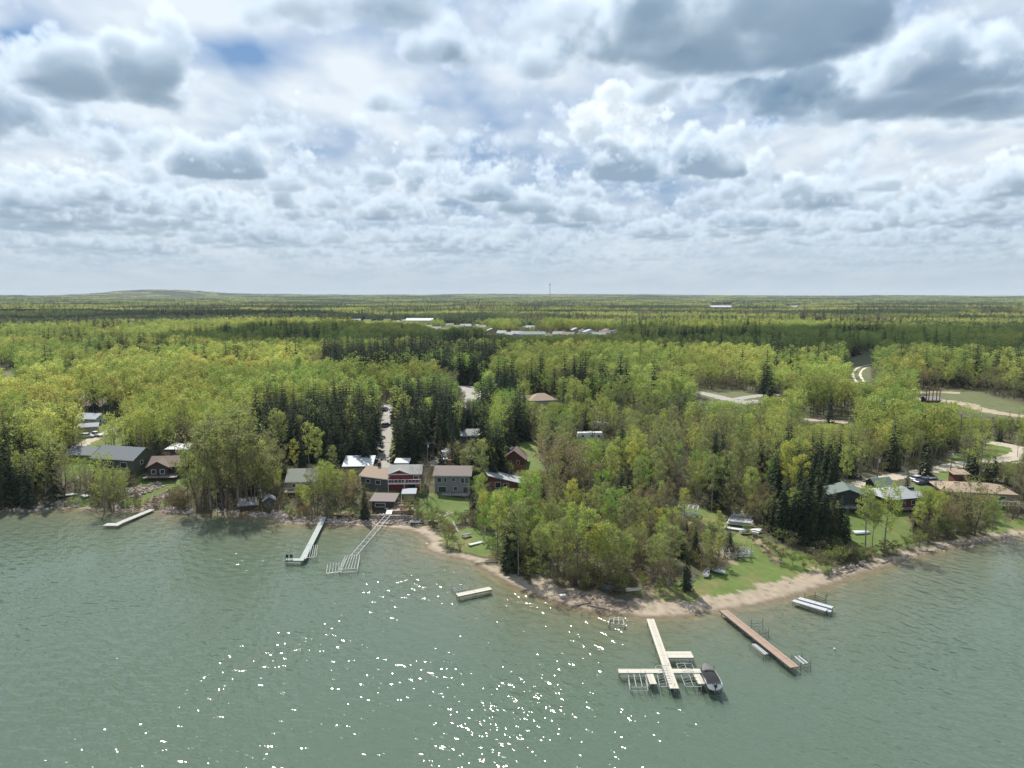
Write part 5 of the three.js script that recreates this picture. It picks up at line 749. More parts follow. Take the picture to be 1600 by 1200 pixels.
// a broadleaf of height 1 (scaled where it stands, so sizes here are for a tree of `tall` metres)
function broadleaf(seed, c) {
  const R = rng(seed), wood = { P: [], N: [], I: [] }, crown = { P: [], C: [], I: [] }, T = c.tall, stems = c.stems ?? 1, clumps = [];
  for (let s = 0; s < stems; s++) {
    const lean = stems > 1 ? 0.16 + 0.1 * R() : 0.03, la = s / stems * 6.28 + R(), top = T * (0.93 + 0.06 * R()) * (stems > 1 ? 0.8 + 0.2 * R() : 1), pts = [[stems > 1 ? Math.cos(la) * 0.25 : 0, -0.4, stems > 1 ? Math.sin(la) * 0.25 : 0]];
    for (let i = 1; i <= 5; i++) { const f = i / 5; pts.push([Math.cos(la) * lean * top * f + (R() - 0.5) * 0.25, top * f, Math.sin(la) * lean * top * f + (R() - 0.5) * 0.25]); }
    const rad = T * (c.trunk ?? 0.012) / Math.sqrt(stems) * 1.15;
    for (let i = 0; i < 5; i++) limb(wood, pts[i], pts[i + 1], rad * (1 - i / 5.4), rad * (1 - (i + 1) / 5.4), 6);
    const nb = Math.round(c.branches / stems);
    for (let b = 0; b < nb; b++) {
      const f = lerp(c.from, 0.96, Math.pow((b + R() * 0.8) / nb, 0.9)), k = Math.min(4, Math.floor(f * 5)), q = f * 5 - k, o = [0, 1, 2].map((n) => lerp(pts[k][n], pts[k + 1][n], q)), az = b * 2.4 + R() * 1.3;
      const g = (f - c.from) / (1 - c.from), reach = T * c.wide * c.shape(g) * (0.65 + 0.5 * R()), up = c.rise * reach * (0.6 + 0.7 * R()) + T * 0.015;
      const e = [o[0] + Math.cos(az) * reach, o[1] + up, o[2] + Math.sin(az) * reach];
      limb(wood, o, e, rad * 0.34 * (1.2 - f), rad * 0.07, 3);
      const n = 1 + Math.round(reach / (T * 0.07));
      for (let m = 0; m < n; m++) { const h = lerp(0.42, 1.03, (m + R()) / n), j = T * 0.028; clumps.push([lerp(o[0], e[0], h) + (R() - 0.5) * j, lerp(o[1], e[1], h) + R() * j, lerp(o[2], e[2], h) + (R() - 0.5) * j, 0.7 + 0.6 * R()]); if (c.twigs && R() < 0.6) { const q = clumps[clumps.length - 1], w = T * 0.06; limb(wood, [q[0], q[1], q[2]], [q[0] + (R() - 0.5) * w, q[1] + R() * w, q[2] + (R() - 0.5) * w], 0.018, 0.006, 3); } }
    }
  }
  const per = c.leaves / clumps.length;
  for (const k of clumps) { const tint = tintOf(R, 0.10), n = Math.round(per * k[3] * (0.5 + R())), s = T * c.clump * k[3]; for (let i = 0; i < n; i++) { const a = R() * 6.28, t = Math.acos(2 * R() - 1), d = s * Math.cbrt(R()), tt = tintOf(R, 0.06); leaf(crown, k[0] + Math.sin(t) * Math.cos(a) * d, k[1] + Math.cos(t) * d * (c.drop ?? 0.9), k[2] + Math.sin(t) * Math.sin(a) * d, c.size, R, [tint[0] * tt[0], tint[1] * tt[1], tint[2] * tt[2]], c.quad); } }
  return { wood: geoOf(wood), crown: geoOf(crown), tall: T };
}
// a spruce: whorls of drooping boughs fringed with twigs
function spruce(seed, c) {
  const R = rng(seed), wood = { P: [], N: [], I: [] }, crown = { P: [], C: [], I: [] }, T = c.tall;
  limb(wood, [0, -0.4, 0], [0, T * 0.97, 0], T * 0.011, 0.02, 6);
  for (let w = 0; w < c.whorls; w++) {
    const f = lerp(c.from, 0.985, Math.pow((w + 0.3 * R()) / c.whorls, 0.92)), reach0 = T * c.wide * Math.pow(1 - f, 0.74) + 0.16, n = Math.max(3, Math.round(c.boughs * (1 - f * 0.55)));
    for (let b = 0; b < n; b++) {
      const az = b / n * 6.2832 + w * 1.7 + (R() - 0.5) * 0.7, reach = reach0 * (0.68 + 0.5 * R()), droop = reach * (0.30 + 0.25 * R()) * (f < 0.8 ? 1 : -0.3), y = T * f + (R() - 0.5) * T * 0.012, ca = Math.cos(az), sa = Math.sin(az), tint = tintOf(R, 0.2);
      const at3 = (t, s, dy) => [ca * reach * t - sa * s, y - droop * Math.pow(t, 1.5) + dy + (t > 0.85 ? reach * 0.05 : 0), sa * reach * t + ca * s];
      const tri = (p, q, r) => { const s0 = crown.P.length / 3; crown.P.push(...p, ...q, ...r); for (let i = 0; i < 3; i++) crown.C.push(...tint); crown.I.push(s0, s0 + 1, s0 + 2); };
      const wd = reach * 0.24;
      tri(at3(0.05, 0, 0), at3(0.55, -wd, -0.05 * reach), at3(1, 0, 0)); tri(at3(0.05, 0, 0), at3(1, 0, 0), at3(0.55, wd, -0.05 * reach));
      for (let k = 0; k < c.fringe; k++) { const t = 0.3 + 0.65 * R(), s = (R() < 0.5 ? -1 : 1) * wd * (0.5 + 0.8 * R()) * (1.2 - t * 0.6), h = reach * 0.13; tri(at3(t - 0.1, 0, 0.02), at3(t + 0.1, 0, 0.02), at3(t + 0.08, s, -h * (0.5 + R()))); tri(at3(t - 0.08, s * 0.2, 0), at3(t + 0.08, s * 0.2, 0), at3(t, s * 0.4, -h * 1.7)); }
    }
  }
  return { wood: geoOf(wood), crown: geoOf(crown), tall: T };
}
const round = (g) => Math.sqrt(Math.max(0.03, 1 - (2 * g - 0.75) ** 2 / 1.75)), oval = (g) => Math.pow(Math.sin(Math.PI * clamp(g * 0.86 + 0.12)), 0.75), spire = (g) => 0.35 + 0.65 * Math.sin(Math.PI * clamp(0.9 - g * 0.75));
const KIND = {
  aspen: { make: (s, n) => broadleaf(s, { tall: 14, branches: 26, from: 0.34, wide: 0.155, shape: oval, rise: 0.75, leaves: n, clump: 0.042, size: 0.27, trunk: 0.0095 }), bark: BARK.grey, variants: 4, name: 'aspen_tree' },
  poplar: { make: (s, n) => broadleaf(s, { tall: 15, branches: 32, from: 0.24, wide: 0.23, shape: round, rise: 0.6, leaves: n * 1.25, clump: 0.05, size: 0.30, trunk: 0.013 }), bark: BARK.grey, variants: 3, name: 'poplar_tree' },
  willow: { make: (s, n) => broadleaf(s, { tall: 11, branches: 34, stems: 4, from: 0.22, wide: 0.24, shape: round, rise: 0.9, leaves: n, clump: 0.05, size: 0.25, trunk: 0.014, twigs: true }), bark: BARK.brown, variants: 3, name: 'willow_tree' },
  birch: { make: (s, n) => broadleaf(s, { tall: 13, branches: 24, stems: 3, from: 0.3, wide: 0.15, shape: spire, rise: 1.0, leaves: n * 0.8, clump: 0.045, size: 0.27, trunk: 0.012, twigs: true }), bark: BARK.pale, variants: 3, name: 'birch_tree' },
  spruce: { make: (s, n) => spruce(s, { tall: 16, whorls: n > 1000 ? 30 : 22, boughs: n > 1000 ? 9 : 7, fringe: n > 1000 ? 3 : 2, from: 0.06, wide: 0.175 }), bark: BARK.brown, variants: 4, name: 'spruce_tree' },
  bare: { make: (s, n) => broadleaf(s, { tall: 11, branches: 30, stems: 2, from: 0.25, wide: 0.2, shape: round, rise: 0.8, leaves: n * 0.2, clump: 0.05, size: 0.16, trunk: 0.014, twigs: true }), bark: BARK.grey, variants: 2, name: 'budding_tree' },
  shrub: { make: (s, n) => broadleaf(s, { tall: 3, branches: 22, stems: 5, from: 0.12, wide: 0.42, shape: round, rise: 0.7, leaves: n * 0.3, clump: 0.12, size: 0.2, trunk: 0.012, twigs: true }), bark: BARK.brown, variants: 3, name: 'shrub' },
};
const LEAF = {
  aspen: [leafMat(0.356, 0.400, 0.097), leafMat(0.302, 0.360, 0.092), leafMat(0.238, 0.267, 0.097), leafMat(0.400, 0.412, 0.082)], poplar: [leafMat(0.216, 0.348, 0.061), leafMat(0.308, 0.377, 0.076), leafMat(0.367, 0.389, 0.076)], willow: [leafMat(0.221, 0.220, 0.092), leafMat(0.200, 0.220, 0.082), leafMat(0.184, 0.162, 0.087), leafMat(0.232, 0.186, 0.097)],
  birch: [leafMat(0.270, 0.307, 0.066), leafMat(0.221, 0.249, 0.071), leafMat(0.189, 0.302, 0.051)], spruce: [leafMat(0.024, 0.040, 0.020, 0.12), leafMat(0.031, 0.049, 0.024, 0.12), leafMat(0.042, 0.052, 0.024, 0.12)], bare: [leafMat(0.205, 0.174, 0.117), leafMat(0.184, 0.168, 0.112)], shrub: [leafMat(0.162, 0.203, 0.056), leafMat(0.146, 0.128, 0.066), leafMat(0.184, 0.255, 0.051), leafMat(0.162, 0.116, 0.071)],
};
const GEO = {};
for (const [k, c] of Object.entries(KIND)) GEO[k] = { near: Array.from({ length: c.variants }, (_, i) => c.make(100 + i * 17 + k.length * 1000 + k.charCodeAt(1), 1900)), mid: Array.from({ length: c.variants }, (_, i) => c.make(500 + i * 13 + k.charCodeAt(0), 800)) };
const NAMED = [], treeCount = {}, TR = rng(2024), STANDING = [];
// which wood or lot a tree stands in, in words that hold for every tree of its kind there
function where(px, py) {
  if (px < 120) return py < 690 ? 'in the far left back lots' : 'on the far left shore';
  if (px < 290) return py < 700 ? 'along the left gravel lane' : 'between the left lakeside houses';
  if (px < 420) return py < 700 ? 'behind the left shore grove' : 'in the left shore grove';
  if (px < 598) return py < 735 ? 'in the block left of the street' : 'by the cottages left of the red one';
  if (px < 770) return py < 735 ? 'in the block right of the street' : 'around the red cottage and grey house';
  if (px < 850) return py < 740 ? 'behind the brown sloped-roof cabin' : 'right of the brown sloped-roof cabin';
  if (px < 1010) return py < 740 ? 'in the back wood on the point' : py < 840 ? 'in the middle wood on the point' : 'in the front row on the point';
  if (px < 1190) return py < 720 ? 'in the back wood right of the point' : py < 820 ? 'above the boat storage clearing' : 'beside the grassy boat clearing';
  if (px < 1345) return py < 720 ? 'in the wood below the highway' : 'in the dark clump right of the clearing';
  return py < 760 ? 'behind the right hand cottages' : 'in front of the right hand cottages';
}
const LOOK = { aspen: ['bright yellow green aspen', 'fresh yellow green aspen', 'pale olive aspen', 'golden green aspen'], poplar: ['broad fresh green poplar', 'broad yellow green poplar', 'broad golden green poplar'], willow: ['olive brown budding willow', 'dull olive budding willow', 'grey brown budding willow', 'reddish brown budding willow'], birch: ['slender yellow green birch', 'slender olive birch', 'slender bright green birch'], spruce: ['tall dark spruce', 'dark green spruce', 'olive green spruce'], bare: ['greyish leafless tree', 'brownish leafless tree'], shrub: ['low olive shrub', 'low brown leafless shrub', 'low fresh green shrub', 'low reddish brown shrub'] };
function tree(kind, x, z, tall, o = {}) {
  const c = KIND[kind], R = TR, far = Math.hypot(x, z), set = GEO[kind][far < 205 ? 'near' : 'mid'], v = set[Math.floor(R() * set.length)], y = land(x, z), s = seenAt(x, y, z), dull = s[0] > 820 && s[0] < 1210 && s[1] > 660 && R() < 0.5, hue = o.hue ?? (dull && (kind === 'aspen' || kind === 'birch') ? (kind === 'aspen' ? 2 : 1) : Math.floor(R() * LEAF[kind].length));
  const place = where(s[0], s[1]), look = LOOK[kind][hue % LEAF[kind].length];
  const g = thing(c.name, o.label ?? look + ' ' + place, kind === 'shrub' ? 'shrub' : 'tree', [x, y, z], R() * 6.283, o.label ? undefined : look + 's ' + place);
  const k = tall / v.tall, wide = k * (o.wide ?? (0.9 + 0.25 * R()));
  g.scale.set(wide, k, wide);
  if (o.lean) { g.rotation.set(0, 0, o.lean); }
  add(g, 'trunk', v.wood, c.bark); add(g, 'crown', v.crown, LEAF[kind][hue]);
  if (!o.label) NAMED.push([g, look, place, s[0], s[1]]);
  treeCount[kind] = (treeCount[kind] ?? 0) + 1; STANDING.push([x, z, kind]);
}
// a tree given by where its foot and its top show
function treeAt(kind, px, foot, top, o) { const p = gat(px, foot), s = seenAt(p[0], p[1], p[2]); tree(kind, p[0], p[2], (foot - top) * s[2] / FOCAL * 1.03, o); }
const A = 'aspen', P = 'poplar', Wl = 'willow', B = 'birch', S = 'spruce', N = 'bare';
// the trees that stand out
for (const t of [
  [S, 6, 792, 668], [S, 20, 786, 684], [S, 38, 782, 700], [S, 12, 740, 640], [S, 48, 742, 668], [P, 26, 700, 612, { hue: 0, label: 'large fresh green poplar at the left edge below the hip roofed bungalow' }], [S, 84, 700, 614], [S, 95, 704, 612], [S, 106, 700, 640], [S, 70, 700, 640], [S, 121, 656, 612], [S, 62, 628, 578],
  [A, 80, 768, 668, { hue: 1, wide: 1.35 }], [A, 54, 772, 702, { hue: 1, wide: 1.4 }], [A, 102, 760, 690, { hue: 2 }], [P, 163, 800, 704, { hue: 1, wide: 0.95, label: 'rounded yellow green tree on the bank before the large grey roof' }], [Wl, 176, 800, 738, { hue: 1 }], [S, 246, 722, 656, { label: 'single tall dark spruce behind the dark brown bungalow', wide: 1.2 }],
  [A, 294, 796, 702, { hue: 1 }], [Wl, 312, 800, 690], [A, 330, 796, 658, { hue: 2, wide: 1.3 }], [Wl, 352, 798, 652, { hue: 0, wide: 1.1 }], [A, 372, 794, 640, { hue: 2, wide: 1.3 }], [Wl, 392, 796, 668, { hue: 0 }], [A, 318, 786, 720, { hue: 1 }], [Wl, 408, 792, 690, { hue: 1 }], [A, 340, 800, 726, { hue: 2 }], [Wl, 420, 786, 706, { hue: 1 }],
  [S, 412, 728, 662], [S, 425, 732, 676], [S, 432, 738, 688], [S, 437, 726, 646], [S, 444, 742, 692], [S, 454, 726, 634], [S, 467, 728, 634], [S, 472, 738, 676], [S, 482, 724, 630], [S, 495, 716, 610], [S, 500, 734, 668], [S, 508, 724, 640], [S, 517, 734, 666], [S, 526, 722, 634], [S, 536, 733, 670], [S, 546, 724, 646], [S, 559, 728, 632], [S, 572, 733, 666], [S, 566, 716, 618], [S, 580, 722, 640], [S, 586, 706, 616], [S, 576, 696, 622], [S, 540, 706, 620], [S, 520, 702, 612], [S, 480, 704, 616], [S, 460, 700, 622],
  [S, 621, 722, 640], [S, 630, 726, 652], [S, 637, 722, 626], [S, 645, 724, 648], [S, 650, 716, 614], [S, 659, 724, 648], [S, 626, 706, 630], [S, 642, 704, 618], [S, 664, 700, 628], [S, 677, 668, 622], [S, 697, 672, 627], [S, 712, 660, 610], [S, 705, 690, 640], [S, 722, 690, 642], [S, 715, 700, 655], [S, 666, 706, 650],
  [S, 742, 756, 668], [S, 748, 772, 690], [S, 756, 740, 622], [S, 764, 764, 650], [S, 772, 752, 664], [S, 781, 750, 660], [S, 797, 708, 622], [S, 788, 716, 640], [S, 760, 716, 640], [S, 808, 690, 604],
  [A, 508, 800, 720, { hue: 1, wide: 1.35, label: 'yellow green tree standing over the long dock landing' }], [Wl, 494, 800, 734, { hue: 1 }], [Wl, 524, 798, 742, { hue: 0 }], [A, 486, 796, 748, { hue: 2 }], [Wl, 548, 792, 742, { hue: 3 }], [S, 570, 812, 750, { wide: 0.95, label: 'narrow dark spruce on the bank left of the boathouse' }], [N, 664, 772, 704, { hue: 1, wide: 1.2, label: 'brownish leafless tree between the red cottage and the grey house' }], [N, 652, 764, 722, { hue: 1 }], [Wl, 662, 782, 752, { hue: 1 }],
  [N, 737, 822, 738, { hue: 0, lean: -0.12, label: 'crooked grey leaning tree at the edge of the sloping lawn' }], [P, 770, 846, 770, { hue: 0, wide: 0.9 }], [B, 756, 842, 784, { hue: 2 }], [P, 786, 848, 778, { hue: 1 }], [B, 800, 846, 766, { hue: 2 }], [B, 812, 850, 752, { hue: 2 }], [P, 826, 846, 740, { hue: 0, wide: 0.8 }],
  [A, 846, 898, 818, { hue: 2, wide: 1.2 }], [A, 864, 904, 814, { hue: 1, wide: 1.2 }], [A, 882, 900, 808, { hue: 2 }], [P, 902, 892, 786, { hue: 1, wide: 0.9 }], [A, 916, 904, 792, { hue: 1, wide: 1.2 }], [A, 932, 912, 816, { hue: 3, wide: 1.2 }], [A, 948, 912, 812, { hue: 1, wide: 1.2 }], [A, 966, 910, 826, { hue: 2, wide: 1.1 }], [A, 982, 912, 834, { hue: 1 }], [Wl, 896, 916, 862, { hue: 1 }], [Wl, 955, 920, 868, { hue: 1 }], [A, 1018, 912, 838, { hue: 2 }], [A, 1044, 920, 818, { hue: 2, wide: 1.3, label: 'open crowned olive aspen left of the small spruce by the boat launch' }], [S, 1072, 922, 850, { wide: 0.9, label: 'small dark spruce by the blue tarpaulin on the point' }], [A, 1028, 904, 832, { hue: 1 }], [S, 1063, 870, 812], [S, 1086, 872, 816], [S, 1140, 862, 822, { label: 'small spruce behind the stacked dock frames in the clearing' }], [A, 1102, 884, 826, { hue: 1 }], [A, 1122, 880, 832, { hue: 0 }],
  [P, 1084, 766, 704, { hue: 0, wide: 0.6 }], [P, 1104, 772, 706, { hue: 0, wide: 0.62 }], [P, 1120, 770, 714, { hue: 0, wide: 0.6 }], [Wl, 877, 776, 684, { hue: 3, wide: 1.35 }], [Wl, 900, 790, 700, { hue: 2 }], [N, 1062, 776, 738, { hue: 0, wide: 1.3 }],
  [S, 1296, 660, 602, { label: 'lone dark spruce rising from the yellow wood below the highway', wide: 0.8 }], [S, 1234, 770, 684], [S, 1250, 768, 682], [S, 1290, 760, 688], [S, 1266, 776, 718], [S, 1278, 770, 706], [S, 1222, 838, 746], [S, 1240, 842, 752], [S, 1258, 846, 750], [S, 1270, 850, 760], [S, 1286, 852, 746], [S, 1300, 850, 762], [S, 1312, 846, 772], [S, 1208, 832, 768], [S, 1200, 818, 760], [S, 1252, 826, 740], [S, 1322, 842, 790], [S, 1228, 812, 740],
  [S, 1446, 752, 684, { wide: 1.35 }], [S, 1438, 750, 700], [S, 1520, 748, 678, { wide: 1.2 }], [S, 1512, 746, 690], [S, 1541, 752, 698], [S, 1552, 752, 700], [S, 1572, 756, 722], [S, 1417, 768, 728], [S, 1460, 784, 746], [S, 1576, 672, 640], [S, 1590, 674, 642], [S, 1556, 668, 645], [S, 1478, 638, 620], [S, 1612, 760, 690], [S, 1598, 740, 690],
  [A, 1352, 856, 758, { hue: 1, label: 'thin straight aspen, leftmost of the three on the right hand lawn' }], [A, 1363, 854, 780, { hue: 2, label: 'middle aspen of the three on the right hand lawn' }], [P, 1382, 858, 752, { hue: 1, wide: 0.85, label: 'thick trunked tree, rightmost of the three on the right hand lawn' }], [Wl, 1520, 836, 746, { hue: 0, wide: 1.5, label: 'large brown budding willow in front of the long tan roof' }], [P, 1550, 830, 776, { hue: 0, wide: 1.1 }], [Wl, 1500, 830, 770, { hue: 1 }], [Wl, 1480, 826, 786, { hue: 1 }], [Wl, 1582, 812, 778, { hue: 2 }],
  [P, 1497, 706, 630, { hue: 1, wide: 1.5, label: 'huge round yellow green crown above the right gravel road' }], [P, 1478, 704, 640, { hue: 1, wide: 1.3 }], [P, 1518, 704, 640, { hue: 1, wide: 1.3 }], [P, 1348, 706, 660, { hue: 0, wide: 1.5, label: 'rounded vivid green poplar in the right hand wood' }], [P, 1375, 680, 632, { hue: 1, wide: 1.4 }], [P, 1360, 676, 636, { hue: 1, wide: 1.3 }], [A, 1540, 700, 660, { hue: 3 }], [A, 1590, 714, 672, { hue: 1 }],
  [P, 760, 672, 628, { hue: 2, wide: 0.7, label: 'golden yellow willow crown beside the white gabled house among spruces' }], [P, 752, 678, 634, { hue: 2, wide: 0.9 }], [P, 385, 700, 612, { hue: 1, wide: 1.4 }], [P, 400, 692, 618, { hue: 2, wide: 1.3 }], [P, 470, 668, 618, { hue: 2, wide: 1.2 }],
]) treeAt(t[0], t[1], t[2], t[3], t[4]);
console.log('placed trees', JSON.stringify(treeCount));

// keep clear: water, sand, roads, buildings, lawns
function free(x, z, gap) {
  const d = inlandBy(x, z); if (d < shoreSand(x, z) + 1) return false;
  for (const [p, w] of ROADS) if (lineDist(p, x, z) < w / 2 + gap) return false;
  for (const [bx, bz, r] of BUILT) if (Math.hypot(x - bx, z - bz) < r + gap * 0.6) return false;
  for (const p of LAWNS) if (inside(p, x, z)) return false;
  for (const p of MEADOWS) if (inside(p, x, z)) return false;
  return !inside(FIELD, x, z);
}
for (const k of [[578, 632, 615, 728, 200], [610, 728, 640, 745, 200], [440, 722, 640, 730, 200], [104, 660, 215, 706, 215], [1335, 735, 1500, 762, 200], [1540, 690, 1600, 722, 225], [1434, 611, 1500, 632, 330], [1490, 626, 1600, 655, 330], [1092, 612, 1180, 629, 340], [1150, 615, 1225, 622, 340], [1255, 653, 1330, 662, 300], [720, 603, 744, 626, 380], [1328, 554, 1366, 600, 520], [0, 577, 26, 590, 480], [1060, 785, 1100, 810, 170], [1140, 800, 1190, 850, 155], [805, 690, 845, 735, 210], [905, 660, 955, 685, 240], [670, 672, 712, 728, 210],
  [556, 497, 640, 503, 900], [632, 495, 700, 506, 900], [690, 508, 765, 514, 900], [760, 514, 815, 524, 830], [806, 514, 862, 528, 830], [868, 517, 966, 525, 850], [1105, 474, 1150, 484, 3000], [1225, 474, 1262, 482, 3000], [1495, 488, 1600, 498, 1200], [600, 728, 650, 770, 180], [990, 905, 1290, 930, 130], [655, 775, 740, 815, 170]]) KEEP.push(k);
// the tallest a tree here may be and still leave those views open
function fit(x, y, z, tall, halfw) {
  const s = seenAt(x, y, z), m = FOCAL / s[2], w = halfw * m;
  const jit = 9 * n2(x * 0.13, z * 0.13), jy = 4 * n2b(x * 0.2, z * 0.2);
  for (const [x0, y0, x1, y1r, depth] of KEEP) { const y1 = depth > 300 ? y1r - 2 + jy * 0.6 : y1r; if (s[0] + w > x0 + jit && s[0] - w < x1 + jit && s[2] < depth - 2 && s[1] > y0 && s[1] - tall * m < y1) tall = Math.min(tall, Math.max(0, s[1] - y1) / m); }
  return tall;
}
// what grows where, seen as the photograph shows it
function growth(x, z, px, py, far, r) {
  const st = fbm(x * 0.006 + 11, z * 0.006, 3), st2 = n2b(x * 0.02, z * 0.02);
  if (far < 300) {
    if ((px > 1195 && px < 1345 && py > 848) || (px >= 1345 && py > 842) || (px > 1062 && px < 1195 && py > 846) || (px > 600 && px < 735 && py > 770 && py < 835) || (px > 215 && px < 300 && py > 748)) return null;
    if (px < 60) return r < 0.6 ? S : A;
    if (px > 395 && px < 600 && py > 665 && py < 735) return r < 0.9 ? S : A;
    if (px > 612 && px < 770 && py > 650 && py < 735) return r < 0.72 ? S : r < 0.8 ? A : null;
    if (px >= 770 && px < 830 && py < 735) return r < 0.7 ? S : P;
    if (px > 830 && px < 1205 && py > 640) return n2b(x * 0.07 + 2, z * 0.07) > 0.35 && r < 0.7 ? null : r < 0.26 ? A : r < 0.62 ? Wl : r < 0.76 ? B : r < 0.86 ? N : r < 0.91 ? P : S;
    if (px >= 1205 && px < 1345 && py > 735) return r < 0.5 ? S : A;
    if (px >= 1205) return r < 0.42 ? A : r < 0.6 ? P : r < 0.82 ? Wl : r < 0.92 ? B : S;
    return r < 0.55 ? A : r < 0.75 ? P : r < 0.93 ? Wl : S;
  }
  const band = (x0, x1, y0, y1, p) => px > x0 && px < x1 && py > y0 && py < y1 && r < p;
  if (band(505, 770, 572, 608, 0.75) || band(770, 980, 618, 660, 0.62) || band(690, 800, 540, 560, 0.5) || band(1190, 1250, 612, 640, 0.3)) return S;
  if (far > 430 && n2b(x * 0.0055 + 3, z * 0.0075) > 0.34 && r < 0.36) return S;
  if (r < 0.016) return S;
  const k = st + 0.25 * st2;
  return k > 0.22 ? (r < 0.75 ? A : P) : k > 0.0 ? (r < 0.4 ? A : r < 0.86 ? P : Wl) : k > -0.22 ? (r < 0.6 ? A : r < 0.75 ? P : Wl) : (r < 0.18 ? A : r < 0.34 ? P : r < 0.9 ? Wl : N);
}
{
  const R = rng(313), limit = { aspen: 295, poplar: 290, willow: 295, birch: 200, spruce: 298, bare: 120 };
  const near = [], rest = [];
  // scattered on a jittered mesh that widens with distance
  for (let rr = 125; rr < 900; ) {
    const step = rr < 300 ? 3.5 : 4.4, n = Math.floor(rr * 1.42 / step);
    for (let i = 0; i < n; i++) {
      const a = ((i + R()) / n - 0.5) * 1.42, q = rr + R() * step, x = Math.sin(a) * q, z = -Math.cos(a) * q;
      if (!inside(LAND, x, z)) continue;
      const y = land(x, z), s = seenAt(x, y, z), r = R();
      if (s[0] < -60 || s[0] > 1660) continue;
      const kind = growth(x, z, s[0], s[1], q, r);
      if (!kind) continue;
      let tall = { aspen: 13.5, poplar: 13, willow: 9.5, birch: 12, spruce: 14.5, bare: 9 }[kind] * (0.62 + 0.66 * R());
      if (s[0] > 820 && s[0] < 1205 && s[1] > 660) tall *= s[1] > 800 ? 0.74 : 0.85;
      if (q > 300 && kind === S) tall *= 1.32;
      if (s[0] > 395 && s[0] < 770 && q < 300 && kind === S) tall *= 1.15;
      const gap = kind === S ? 1.2 : 1.6;
      if (!free(x, z, gap)) continue;
      let close = false; if (q < 300) for (const t of STANDING) if (Math.abs(t[0] - x) < 2.2 && Math.abs(t[1] - z) < 2.2) { close = true; break; }
      if (close) continue;
      const t2 = fit(x, y, z, tall, tall * 0.15);
      if (t2 < tall * 0.3) { if (t2 > 1.5 && q < 300 && R() < 0.4) near.push([Math.hypot(x, z), 'shrub', x, z, Math.min(t2, 3)]); continue; }
      near.push([q, kind, x, z, t2]);
    }
    rr += step;
  }
  near.sort((a, b) => a[0] - b[0]);
  const count = { ...treeCount, shrub: 0 };
  for (const t of near) { const k = t[1]; if (k !== 'shrub' && t[0] < 330 && (count[k] ?? 0) < limit[k]) { count[k] = (count[k] ?? 0) + 1; tree(k, t[2], t[3], t[4]); } else if (k === 'shrub') { if (count.shrub < 90) { count.shrub++; tree('shrub', t[2], t[3], Math.max(1.2, t[4])); } } else rest.push(t); }
  // bushes along the bank and on the slopes
  const bush = [[788, 872, 846, 0], [817, 882, 842, 0], [806, 878, 850, 3], [834, 896, 868, 0], [770, 862, 838, 2], [850, 908, 880, 0], [790, 860, 830, 1], [872, 918, 892, 1], [700, 836, 818, 3], [706, 840, 822, 3], [690, 826, 806, 0], [672, 822, 800, 0], [655, 812, 796, 0], [632, 810, 790, 3], [640, 806, 782, 0], [610, 806, 798, 0], [470, 808, 792, 1], [456, 812, 796, 3], [482, 812, 794, 1], [545, 818, 800, 1], [280, 792, 762, 1], [288, 796, 768, 1], [270, 798, 778, 1], [205, 800, 778, 2], [215, 800, 784, 0], [150, 798, 776, 0], [190, 798, 770, 0], [232, 794, 780, 0], [110, 796, 784, 0],
    [1205, 872, 848, 1], [1220, 880, 856, 1], [1238, 884, 862, 0], [1256, 888, 864, 2], [1275, 890, 862, 1], [1292, 888, 860, 0], [1310, 882, 854, 0], [1328, 878, 852, 1], [1345, 878, 858, 0], [1362, 874, 856, 1], [1380, 870, 850, 1], [1400, 866, 846, 0], [1418, 858, 836, 0], [1436, 856, 830, 0], [1450, 848, 820, 1], [1430, 824, 800, 1], [1440, 818, 794, 3], [1462, 840, 812, 0], [1476, 842, 810, 0], [1490, 840, 806, 0], [1508, 838, 806, 1], [1530, 832, 806, 0], [1590, 808, 785, 3], [1575, 806, 786, 1], [1112, 890, 874, 1], [1098, 888, 876, 1], [1120, 892, 876, 3], [1005, 918, 900, 0], [990, 922, 904, 1], [915, 922, 900, 0], [935, 926, 906, 1], [960, 924, 906, 0], [980, 920, 896, 0], [1030, 922, 908, 0],
    [735, 818, 798, 1], [745, 824, 806, 0], [755, 830, 808, 2], [690, 812, 796, 0], [712, 818, 800, 0], [722, 816, 802, 0], [680, 806, 792, 0], [1168, 838, 820, 0], [1180, 850, 836, 1], [1196, 862, 844, 1], [880, 868, 840, 1], [820, 862, 836, 1], [842, 878, 850, 1], [1050, 836, 812, 1], [1030, 830, 806, 1], [1010, 846, 820, 1]];
  for (const [px, f, t, hue] of bush) treeAt('shrub', px, f, t, { hue });
  console.log('single trees', JSON.stringify(treeCount), 'rest', rest.length);
  // farther woods, each crown its own copy: past the count of single trees
  const low = {};
  for (const k of [A, P, Wl, B, S, N]) { const c = KIND[k], v = k === S ? spruce(9, { tall: 16, whorls: 20, boughs: 7, fringe: 2, from: 0.05, wide: 0.18 }) : broadleaf(77 + k.length, { tall: 13, branches: 16, from: 0.34, wide: k === A || k === B ? 0.18 : 0.25, shape: k === A ? oval : round, rise: 0.75, leaves: 430, clump: 0.062, size: 0.5, trunk: 0.011 });
    const wc = k === S ? [0.8, 0.6, 0.6] : [0.75, 0.62, 1.5], n = v.wood.attributes.position.count, cols = new Float32Array(n * 3); for (let i = 0; i < n; i++) cols.set(wc, i * 3); const wood = v.wood.clone(); wood.setAttribute('color', new THREE.BufferAttribute(cols, 3)); v.crown.computeVertexNormals();
    low[k] = { g: mergeGeometries([wood, v.crown]), tall: v.tall }; }
